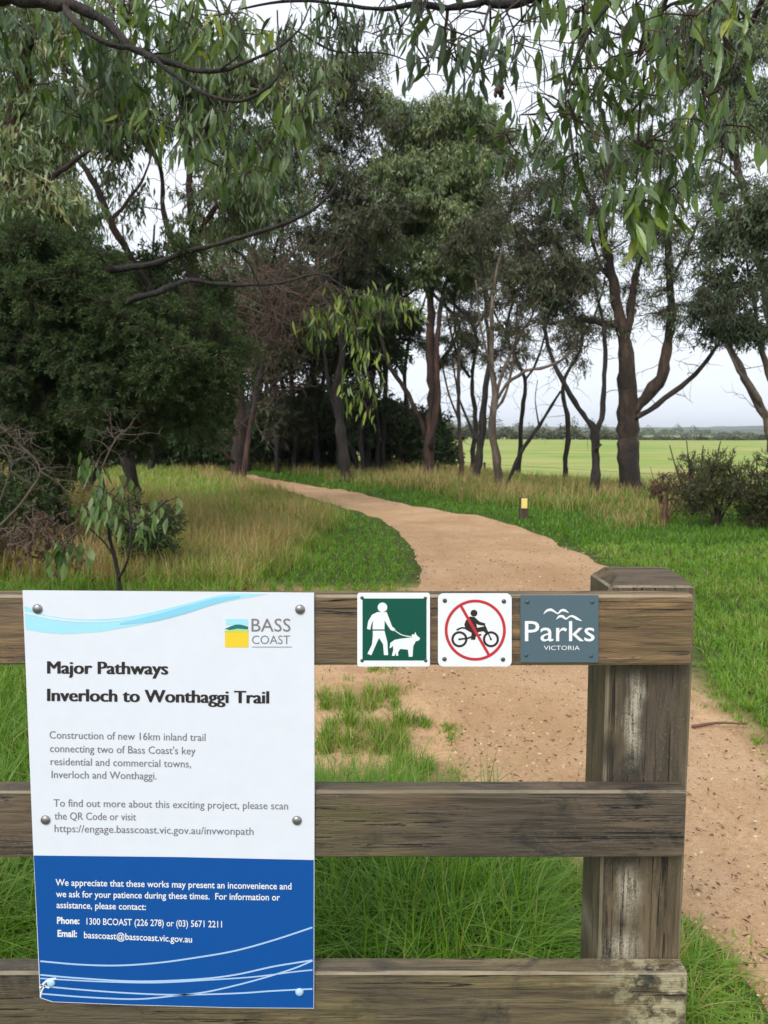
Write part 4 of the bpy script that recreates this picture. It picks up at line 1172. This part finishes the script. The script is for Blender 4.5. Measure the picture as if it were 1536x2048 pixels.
T = Tree(4.2, 52)
T.add_limb([(2700, 1750, 220), (2650, 900, 190), (2450, 200, 150), (2100, -220, 100), (1700, -160, 60), (1300, -70, 34), (1018, 8, 16), (968, 6, 13), (893, 20, 11), (818, 8, 9), (768, 17, 8), (680, 8, 6), (560, 4, 5), (480, 18, 3)], 9, True, pool_from=.7, step=.06)
T.add_limb([(1500, -110, 18), (1440, -40, 14, .2), (1420, 40, 9, .3), (1400, 110, 5, .3)], 6)
T.add_limb([(1300, -70, 16), (1240, -10, 10, -.2), (1180, 60, 8, -.3), (1140, 150, 5, -.3), (1130, 210, 3, -.3)], 6)
T.add_limb([(1380, -90, 14), (1330, 0, 10, .1), (1300, 100, 7, .1), (1280, 220, 5, .1), (1275, 330, 4, .1), (1270, 375, 4, .1)], 6)
T.add_limb([(1600, -130, 16), (1500, 40, 10, .4), (1440, 150, 7, .4), (1400, 240, 5, .4), (1385, 280, 3, .4)], 6)
T.add_limb([(1010, 10, 4), (1030, 80, 3, -.1), (1018, 140, 2, -.1), (1000, 180, 2, -.1)], 5)
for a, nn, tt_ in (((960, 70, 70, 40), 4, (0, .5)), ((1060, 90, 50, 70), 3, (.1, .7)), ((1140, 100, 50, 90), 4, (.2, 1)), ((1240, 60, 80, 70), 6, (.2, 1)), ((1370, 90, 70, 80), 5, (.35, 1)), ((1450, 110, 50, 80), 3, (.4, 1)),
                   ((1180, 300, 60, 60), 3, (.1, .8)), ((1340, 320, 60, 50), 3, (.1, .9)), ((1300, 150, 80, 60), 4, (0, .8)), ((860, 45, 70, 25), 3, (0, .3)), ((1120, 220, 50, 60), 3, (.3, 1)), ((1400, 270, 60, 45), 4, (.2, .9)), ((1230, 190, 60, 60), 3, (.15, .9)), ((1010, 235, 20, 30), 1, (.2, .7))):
    T.crown(*a, nn, cr=.28, ns=6, nl=3, L=.15, W=.037, hang=.92, tint=tt_, big=True, rz=.6)
T.crown(1268, 395, 24, 20, 2, dY=.1, cr=.12, ns=10, nl=4, L=.21, W=.045, hang=.85, tint=(.4, .95), big=True, rz=.08, flat=.5)
T.twigs(80, .35, .0035, up=-.5)
gum2 = T.done('overhanging_gum', 'gum branches hanging in from the top right with broad dark and bright leaves', 'tree', (5.3, 4.2, 0), 'bark_dark', 'gum_leaf_near', 'twig')
nb = MB(); c_ = at(998, 184, 4.1); rgn = np.random.default_rng(8)
for k in range(16):
    d_ = rgn.normal(0, .012, 3); p_ = c_ + d_
    tubes(nb, np.array([p_ + [0, 0, .014], p_ + [0, 0, .005], p_ - [0, 0, .006], p_ - [0, 0, .012]]), np.array([.003, .008, .009, .004]), 6, cap=True)
build('gumnut_cluster', nb, M['twig'], gum2, True)

# bright young foliage hanging in the middle (its own sapling branch from the left gum)
T = Tree(9.3, 53)
T.add_limb([(20, 1100, 26), (40, 900, 22), (90, 740, 17), (180, 640, 14), (275, 602, 13, -.5), (340, 576, 11, -.4), (380, 563, 10, -.2), (450, 570, 8), (560, 566, 5), (640, 548, 4), (690, 575, 3), (730, 585, 2)], 7, True, pool_from=.8)
T.add_limb([(640, 540, 5), (650, 590, 4), (655, 640, 3), (650, 690, 2)], 5)
T.add_limb([(690, 580, 4), (710, 640, 3), (718, 700, 2), (716, 760, 1.5)], 5)
for a, nn in (((640, 650, 35, 60), 5), ((710, 620, 60, 50), 7), ((720, 720, 35, 60), 6), ((780, 600, 40, 30), 4), ((715, 800, 20, 30), 2)):
    T.crown(*a, nn, cr=.27, ns=5, nl=4, L=.17, W=.032, hang=.88, tint=(.0, .95), big=True, rz=.4)
T.done('young_gum', 'young gum branch of bright yellow green hanging leaves in front of the bent dark trunk', 'tree', at(20, 1100, 9.3) * np.array([1, 1, 0]), 'bark_dark', 'bright_leaf', 'twig')

# ------------------------------------------------------------------ sapling and dead twigs, left foreground
T = Tree(5.6, 61)
T.add_limb([(238, 1240, 9), (236, 1150, 9), (222, 1080, 8), (214, 1010, 7), (206, 960, 5), (196, 930, 3)], 6, True, pool_from=.3, step=.05)
T.add_limb([(238, 1160, 6), (255, 1120, 5, -.1), (262, 1050, 4, -.1), (256, 990, 3, -.1)], 5)
T.add_limb([(232, 1120, 5), (205, 1080, 4, .1), (170, 1050, 4, .1), (140, 1020, 3, .1)], 5)
T.add_limb([(258, 1060, 4, -.1), (300, 1030, 3, -.1), (335, 1000, 3, -.1)], 5)
for a, nn in (((215, 985, 45, 40), 5), ((185, 940, 25, 20), 2), ((245, 1040, 35, 35), 3), ((140, 1070, 25, 40), 2), ((325, 1005, 15, 10), 1)):
    T.crown(*a, nn, cr=.13, ns=5, nl=3, L=.135, W=.046, hang=.93, tint=(.1, .9), big=True, rz=.15)
T.done('gum_sapling', 'small sapling with broad blue green leaves just behind the notice', 'sapling', gp(238, 1240), 'bark_dark', 'blue_leaf', 'twig')
T = Tree(6.5, 62, .6)
T.add_limb([(-60, 1180, 12), (-20, 1080, 10), (40, 1010, 8), (80, 940, 6), (40, 890, 5), (0, 850, 4)], 6, True)
T.add_limb([(80, 942, 6), (120, 970, 5, .1), (150, 1000, 4, .2), (205, 1030, 3, .2)], 5)
T.add_limb([(-10, 1060, 5), (40, 1060, 4), (60, 1120, 4), (64, 1170, 3)], 5)
T.add_limb([(-40, 1120, 5), (0, 1000, 5, .2), (24, 930, 4, .2), (10, 890, 3, .2)], 5)
T.add_limb([(200, 940, 5, .8), (225, 890, 5, .8), (246, 860, 4, .8)], 5)
T.twigs(40, .35, .004)
T.crown(60, 1070, 110, 70, 7, cr=.28, ns=4, nl=9, L=.07, W=.022, hang=.5, tint=(0, .8), rz=.5)
T.done('dead_shrub', 'bare dead twiggy shrub with brown withered leaves at the left edge', 'shrub', gp(-60, 1250), 'twig_pale', 'brown_leaf', 'twig_pale')
for i, (px, yb, s_, Y) in enumerate(((300, 1110, 1, 8.3), (70, 1110, 1.9, 9.0), (-60, 1130, 1.9, 8.0))):
    T = Tree(Y, 65 + i)
    T.add_limb([(px, yb + 20, 9), (px + 5, yb - 30, 7), (px + 10, yb - 70, 4)], 5, True)
    T.crown(px, yb - 20 - 30 * s_, 66 * s_, 62 * s_, int(10 * s_ * s_), cr=.2, ns=13, nl=13, L=.06, W=.015, hang=.1, tint=(0, 1), rz=.4)
    T.done('low_bush', ('small dark green bush right of the blue green sapling', 'dark low bush beneath the dead twiggy shrub', 'low dark bush at the very left edge')[i], 'bush', gp(px, yb + 20), 'bark_dark', 'dark_leaf', 'twig')

# ------------------------------------------------------------------ shrubs at the right, paddock fence, marker, far trees
for i, (px, yb, rx, ry, n, Y, lf, tn) in enumerate(((1435, 1050, 85, 66, 15, 13.2, 'scrub_leaf', (0, .8)), (1530, 1050, 75, 74, 16, 13.0, 'scrub_leaf', (0, .6)), (1390, 1010, 60, 45, 7, 15.0, 'scrub_leaf', (.1, 1)), (1590, 1055, 60, 70, 12, 12.8, 'dark_leaf', (.2, 1)))):
    T = Tree(Y, 70 + i)
    T.add_limb([(px, yb, 8), (px - 4, yb - 50, 6), (px - 14, yb - 100, 3)], 5, True)
    for k in range(4): T.add_limb([(px + 4 * k - 6, yb, 5, .1 * k), (px + 22 * (k - 1.5), yb - 60, 4, .15 * k), (px + 34 * (k - 1.5), yb - 120 - 8 * (k % 2), 2, .2 * k)], 5, True, pool_from=.2)
    T.crown(px, yb - 55, rx, ry, n, cr=.38, ns=12, nl=13, L=.07, W=.014, hang=-.6, tint=tn, rz=.5)
    T.done('scrub_bush', ('wispy olive bush at the end of the dry grass', 'bush with fine leaves at the right edge, beside the lawn', 'smaller sparse olive bush behind the reddish weed stalks', 'dark bush beside the trail lawn past the right edge')[i], 'bush', gp(px, yb), 'bark_brown', lf, 'twig')
T = Tree(13.4, 80)
T.add_limb([(1331, 1062, 9), (1330, 1030, 8), (1333, 990, 5), (1340, 950, 2)], 5, True)
for k in range(6): T.add_limb([(1325 + 3 * k, 1060, 3, .05 * k), (1318 + 9 * k, 1000, 2.5, .05 * k), (1300 + 17 * k, 935 + 6 * (k % 3), 1.5, .1)], 4, True)
T.crown(1340, 980, 40, 35, 8, cr=.18, ns=8, nl=8, L=.045, W=.014, hang=0, tint=(0, .7), rz=.25)
T.done('weed_clump', 'reddish brown dead weed stalks standing in front of the olive bush', 'weed', gp(1331, 1062), 'twig_red', 'brown_leaf', 'twig_red')

def fence_pt(sx):                      # line parallel to the trail, 13 m out from its edge
    x = sx; y = (20.25 - .909 * x) / .42
    return x, y
fx = [2.2, 4.9, 7.56, 10.3, 13.0, 15.6]
q0 = fence_pt(fx[2])
pf = thing('paddock_fence', 'low wire fence on timber posts along the edge of the green paddock', 'fence', (*q0, float(h(*q0))))
tops = []
for x in fx:
    X_, Y_ = fence_pt(x); z_ = float(h(X_, Y_)); r_ = .055
    mb = MB(); tubes(mb, np.array([[X_, Y_, z_ - .2], [X_, Y_, z_ + .5], [X_ + .01, Y_, z_ + 1.1], [X_ + .012, Y_, z_ + 1.13]]), np.array([.06, .058, .055, .03]), 8, cap=True)
    build('fence_post', mb, M['bark_brown'], pf, True); tops.append((X_, Y_, z_))
for hz in (.35, .7, 1.05):
    mb = MB(); tubes(mb, spline([(a, b, c + hz) for a, b, c in tops], .6), np.full(len(spline([(a, b, c + hz) for a, b, c in tops], .6)), .006), 4)
    build('wire', mb, M['twig'], pf)

b0 = gp(1048, 1041)
mk = thing('trail_marker', 'short brown timber marker post with pale yellow reflector in the verge', 'marker post', b0)
mb = MB(); kx = b0[1] / FPX
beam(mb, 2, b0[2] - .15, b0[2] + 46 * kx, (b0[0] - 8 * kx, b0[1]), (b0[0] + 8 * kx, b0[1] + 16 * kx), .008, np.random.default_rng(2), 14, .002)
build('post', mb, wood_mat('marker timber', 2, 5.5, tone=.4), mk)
mb = MB(); beam(mb, 2, b0[2] + 25 * kx, b0[2] + 44.5 * kx, (b0[0] - 6 * kx, b0[1] - .012), (b0[0] + 6 * kx, b0[1] - .002), .003, np.random.default_rng(2), 4, .0)
build('reflector', mb, plain('reflector yellow', (.85, .68, .2), .35), mk)

# far tree lines beyond the paddock
rgf = np.random.default_rng(91)
def treeline(name, label, Y, px0_, px1_, hts, n, seed):
    mb = MB(); rg = np.random.default_rng(seed)
    u = rg.uniform(0, 1, n); px_ = px0_ + (px1_ - px0_) * u
    x = (px_ - 768) / FPX * Y
    hh = np.interp(u, np.linspace(0, 1, len(hts)), hts) * (.62 + .25 * np.sin(x * .13 + np.sin(x * .07) * 3) + .2 * np.sin(x * .47 + 2)) * rg.uniform(.8, 1.1, n)
    y = Y + rg.uniform(-6, 6, n)
    z = h(x, y) + hh * rg.uniform(0, 1, n) ** .7
    D = nrm(rg.normal(0, 1, (n, 3)))
    leaves_simple(mb, np.column_stack([x, y, z]) - D * .8, D, rg.uniform(.8, 1.9, n), rg.uniform(.6, 1.3, n), rg, np.clip(rg.normal(.4, .2, n), 0, 1))
    tag(build(name, mb, M['olive_leaf']), label, 'trees', kind='stuff')
treeline('treeline', 'dark hedge line of trees along the far side of the paddock', 330, 560, 1900, [13, 12, 9, 6, 2.0, 3.2, 1.6, 2.4], 26000, 5)
treeline('treeline', 'paler wooded rise further away behind the paddock hedge line', 700, 900, 2000, [24, 22, 16, 11, 3.5, 5, 2.5, 4], 12000, 6)

# ------------------------------------------------------------------ grass
rg = np.random.default_rng(404)
NB = 660000
th = rg.uniform(math.radians(-46), math.radians(46), NB)
dd = np.exp(rg.uniform(math.log(1.72), math.log(42), NB))
x, y = np.sin(th) * dd, np.cos(th) * dd
ok = (y > 1.83)
x, y = x[ok], y[ok]
# tufts: pull part of the blades together
cell = .09
pull = rg.uniform(0, 1, len(x)) < .55
jx = (np.floor(x / (cell * (1 + y * .12))) + .5 + .4 * np.sin(np.floor(y / cell) * 12.9)) * cell * (1 + y * .12); jy = (np.floor(y / (cell * (1 + y * .12))) + .5 + .4 * np.cos(np.floor(x / cell) * 7.7)) * cell * (1 + y * .12)
x = np.where(pull, x + (jx - x) * .55, x); y = np.where(pull, y + (jy - y) * .55, y)
def dist_to(E):
    E = E[::3]; o = np.full(len(x), 1e9)
    for i in range(len(E)):
        np.minimum(o, (x - E[i, 0]) ** 2 + (y - E[i, 1]) ** 2, out=o)
    return np.sqrt(o)
dl, dr = dist_to(EL), dist_to(ER)
inside = in_poly(x, y)
left = dl < dr
e = np.where(left, dl, dr)
n1 = wav(x * 1.6 + 3, y * 1.6); n2 = wav(x * 5 + 1, y * 5 + 2); n3 = wav(x * .55, y * .8 + 4); n4 = wav(x * 11, y * 11 + 1)
ep = 0.909 * (x + 4.5) + 0.42 * (y - 27)
U = rg.uniform(0, 1, len(x))
keep = np.ones(len(x)); ht = np.full(len(x), .07); tn = np.full(len(x), .4); dry = np.zeros(len(x))
# left side
lo_ = left & (y < 3.0 + .2 * n1)
ht = np.where(lo_, .23 + .06 * n2, ht); tn = np.where(lo_, .48 + .1 * n1 + .08 * n4, tn)
br_ = lo_ & (x > .45)
ht = np.where(br_, .10 + .03 * n2, ht); tn = np.where(br_, .7, tn); keep = np.where(br_, .7 + .3 * n2, keep)
md = left & ~lo_ & (y < 7.6); dry = np.where(lo_, .05, dry)
soil = sm((n1 * .5 + n2 * .4 + n4 * .25 + .22 + .3 * sm((4.3 - y) / .7)) / .5)
inner = md & (x > -1.6)
keep = np.where(inner, .06 + .94 * soil * sm((x + 1.6) / -1 + 1.6 + .2), keep)
keep = np.where(inner, np.clip(.05 + .95 * soil, 0, 1), keep)
ht = np.where(md, .045 + .085 * soil * (.7 + .5 * n4) + np.where(x < -1.4, .13, 0), ht); tn = np.where(md, .55 + .15 * n2, tn); dry = np.where(md, .14, dry)
fr = left & (y >= 7.6)
eg = np.interp(y, [7.6, 10, 14, 20, 30], [1.25, 1.2, .55, .3, .2]) + .25 * n1
tall = sm((e - eg) / .5)
ht = np.where(fr, .06 + tall * (.30 + .1 * n3), ht)
dry = np.where(fr, tall * (.5 + .2 * n3 + .14 * n1), dry)
tn = np.where(fr, .45 + .35 * tall + .1 * n2, tn)
bank = fr & (y > 16.5) & (e > 1.5 + .5 * n1)
dry = np.where(bank, .1 + .1 * n1, dry); ht = np.where(bank, .3, ht); tn = np.where(bank, .78, tn)
# right side
rt = ~left
lawn = sm((e - .05) / .3)
ht = np.where(rt, .045 + .04 * lawn + .012 * n2, ht); tn = np.where(rt, .58 + .12 * n1 + .06 * n2, tn)
keep = np.where(rt & (y < 8), np.clip(.25 + lawn + .5 * n2, 0, 1), keep)
keep = np.where(rt & (y < 3.9), np.clip(.55 + .5 * n2, 0, 1), keep); ht = np.where(rt & (y < 3.9), .10 + .03 * n2, ht)
strip = rt & (ep > 2.1 + .5 * n1) & (ep < 10.5) & (y > 15.5 + .8 * n3)
dry = np.where(strip, .46 + .22 * n3 + .16 * n1, dry); ht = np.where(strip, .33 + .10 * n3 + .06 * n1, ht); tn = np.where(strip, .35, tn)
verge = rt & ~strip & (y > 11)
tn = np.where(verge, .28 + .08 * n1, tn); ht = np.where(verge, .11 + .03 * n2, ht)
weed = rt & (y > 12.6 + .5 * n2) & (x / y > .285 + .035 * n1 + .015 * n2) & (x / y < .37 + .02 * n2) & (y < 18)
dry = np.where(weed, .45 + .2 * n2, dry); ht = np.where(weed, .2 + .07 * n1 + .05 * n2, ht)
pdk = rt & (ep >= 10.5)
tn = np.where(pdk, .7, tn); ht = np.where(pdk, .08, ht); dry = np.where(pdk, .1, dry)
edge_in = inside & (e < .10 + .10 * np.clip(n2, 0, 1)) & (U < .25)
good = ((~inside) | edge_in) & (U < keep) & ~(inside & (y < 1.9))
good &= ~((ht > .15) & (np.abs(x - 1.0) < -1))
isdry = good & (rg.uniform(0, 1, len(x)) < dry)
isgrn = good & ~isdry
edgef = np.clip(e / .25, .35, 1)
def blades(name, label, cat, sel, matn, hts, wk, lean, tints, seg):
    P = np.column_stack([x[sel], y[sel], h(x[sel], y[sel]) - .01]); n = len(P)
    d = np.hypot(P[:, 0], P[:, 1])
    hh = hts[sel] * rg.uniform(.45, 1.35, n) * edgef[sel]
    wd = (wk[0] + wk[1] * d) * rg.uniform(.7, 1.3, n)
    az = rg.uniform(0, 2 * np.pi, n); D = np.column_stack([np.cos(az), np.sin(az), 0 * az])
    fa = az + rg.normal(np.pi / 2, .6, n); Sd = np.column_stack([np.cos(fa), np.sin(fa), 0 * fa])
    ln = np.abs(rg.normal(lean, lean * .6, n))
    t_ = np.linspace(0, 1, seg + 1)
    rows = []
    for u in t_:
        c = P + D * (hh * ln * u ** 2)[:, None] + np.array([0, 0, 1]) * (hh * (u - .28 * np.minimum(ln, 1.6) * u ** 2.5))[:, None]
        wu = wd * (1 - u ** 1.6) * .5 + .0003
        rows.append(np.stack([c - Sd * wu[:, None], c + Sd * wu[:, None]], 1))
    V = np.stack(rows, 1); ix = np.arange(n * (seg + 1) * 2).reshape(n, seg + 1, 2)
    F = np.stack([ix[:, :-1, 0], ix[:, :-1, 1], ix[:, 1:, 1], ix[:, 1:, 0]], -1).reshape(-1, 4)
    mb = MB(); mb.add(V, F, np.repeat(np.clip(tints[sel] + rg.normal(0, .2, n), 0, 1), seg))
    tag(build(name, mb, M[matn]), label, cat, kind='stuff')
dry_h = np.where(md | lo_, np.minimum(ht, .12), ht)
nearg = lo_ & isgrn
thin = nearg & (rg.uniform(0, 1, len(x)) < .5)
blades('long_grass', 'lush long green grass behind the lower barrier rails', 'grass', thin, 'grass', ht * 1.3, (.0065, .0006), .85, tn, 6)
blades('grass', 'green grass growing along both sides of the trail', 'grass', isgrn & ~lo_, 'grass', ht, (.0012, .00115), .55, tn, 2)
blades('dry_grass', 'tall straw coloured grass on the bank and under the trees', 'grass', isdry, 'dry_grass', dry_h * 1.2, (.001, .0006), .38, np.clip(.55 + .2 * n1, 0, 1), 3)

# leaf litter and twigs on the trail
rl = np.random.default_rng(12)
n = 4200
dd = np.exp(rl.uniform(math.log(1.9), math.log(14), n)); th = rl.uniform(-.4, .6, n)
lx, ly = np.sin(th) * dd, np.cos(th) * dd
k = in_poly(lx, ly); lx, ly = lx[k], ly[k]; n = len(lx)
D = np.column_stack([rl.normal(0, 1, n), rl.normal(0, 1, n), rl.uniform(-.05, .1, n)]); D = nrm(D)
mb = MB(); leaves_simple(mb, np.column_stack([lx, ly, h(lx, ly) + .036]), D, rl.uniform(.008, .04, n), rl.uniform(.004, .011, n), rl, rl.uniform(0, .9, n))
tag(build('leaf_litter', mb, M['brown_leaf']), 'small dark fallen leaves scattered over the sandy trail', 'leaf litter', kind='stuff')
n = 9000
dd = np.exp(rl.uniform(math.log(1.9), math.log(12), n)); th = rl.uniform(-.4, .6, n)
lx, ly = np.sin(th) * dd, np.cos(th) * dd
k = in_poly(lx, ly); lx, ly = lx[k], ly[k]; n = len(lx)
c_ = np.column_stack([lx, ly, h(lx, ly) + .022]); r_ = rl.uniform(.002, .007, n)[:, None] * (1 + .12 * ly[:, None])
o8 = np.array([(1, 0, 0), (0, 1, 0), (-1, 0, 0), (0, -1, 0), (0, 0, .8), (0, 0, -.8)], float)
V = c_[:, None, :] + r_[:, None, :] * o8[None] * rl.uniform(.6, 1.4, (n, 6, 1))
F = np.array([(0, 1, 4), (1, 2, 4), (2, 3, 4), (3, 0, 4), (1, 0, 5), (2, 1, 5), (3, 2, 5), (0, 3, 5)])
mb = MB(); mb.add(V, (F[None] + 6 * np.arange(n)[:, None, None]).reshape(-1, 3), np.repeat(rl.uniform(0, 1, n), 8))
gmt = leaf_mat('pebble', [(0, (.12, .075, .045)), (.4, (.36, .22, .12)), (.8, (.55, .37, .22)), (1, (.62, .52, .4))], .9, 0.0, spec=.2)
tag(build('gravel', mb, gmt), 'small loose stones on the sandy trail', 'gravel', kind='stuff')
a_, b_ = gp(1384, 1466), gp(1492, 1460)
mb = MB(); Q = spline([a_ + [0, 0, .035], (a_ * .5 + b_ * .5) + [0, .02, .04], b_ + [0, 0, .035]], .04)
tubes(mb, Q, np.linspace(.009, .005, len(Q)), 6, cap=True)
st = build('fallen_stick', mb, M['twig_red'], None, True, loc=a_); tag(st, 'reddish fallen stick lying across the trail edge right of the post', 'stick')

# haze: the damp air between here and the hills
hx, hy0, hy1 = float(xs.max()) + 30, float(ys.min()) - 30, float(ys.max()) + 30
mb = MB(); box(mb, (-hx, hy0, -8), (hx, hy1, 75))
m, t, p, out = mat_new('damp air')
t.nodes.remove(p)
pv = t.nodes.new('ShaderNodeVolumePrincipled')
pv.inputs['Color'].default_value = (.86, .92, 1.0, 1)
pv.inputs['Density'].default_value = .00018
pv.inputs['Anisotropy'].default_value = 0.2
t.links.new(pv.outputs[0], out.inputs['Volume'])
hz = build('haze', mb, m); tag(hz, 'pale damp haze over the far paddock and hills', 'haze', kind='stuff')
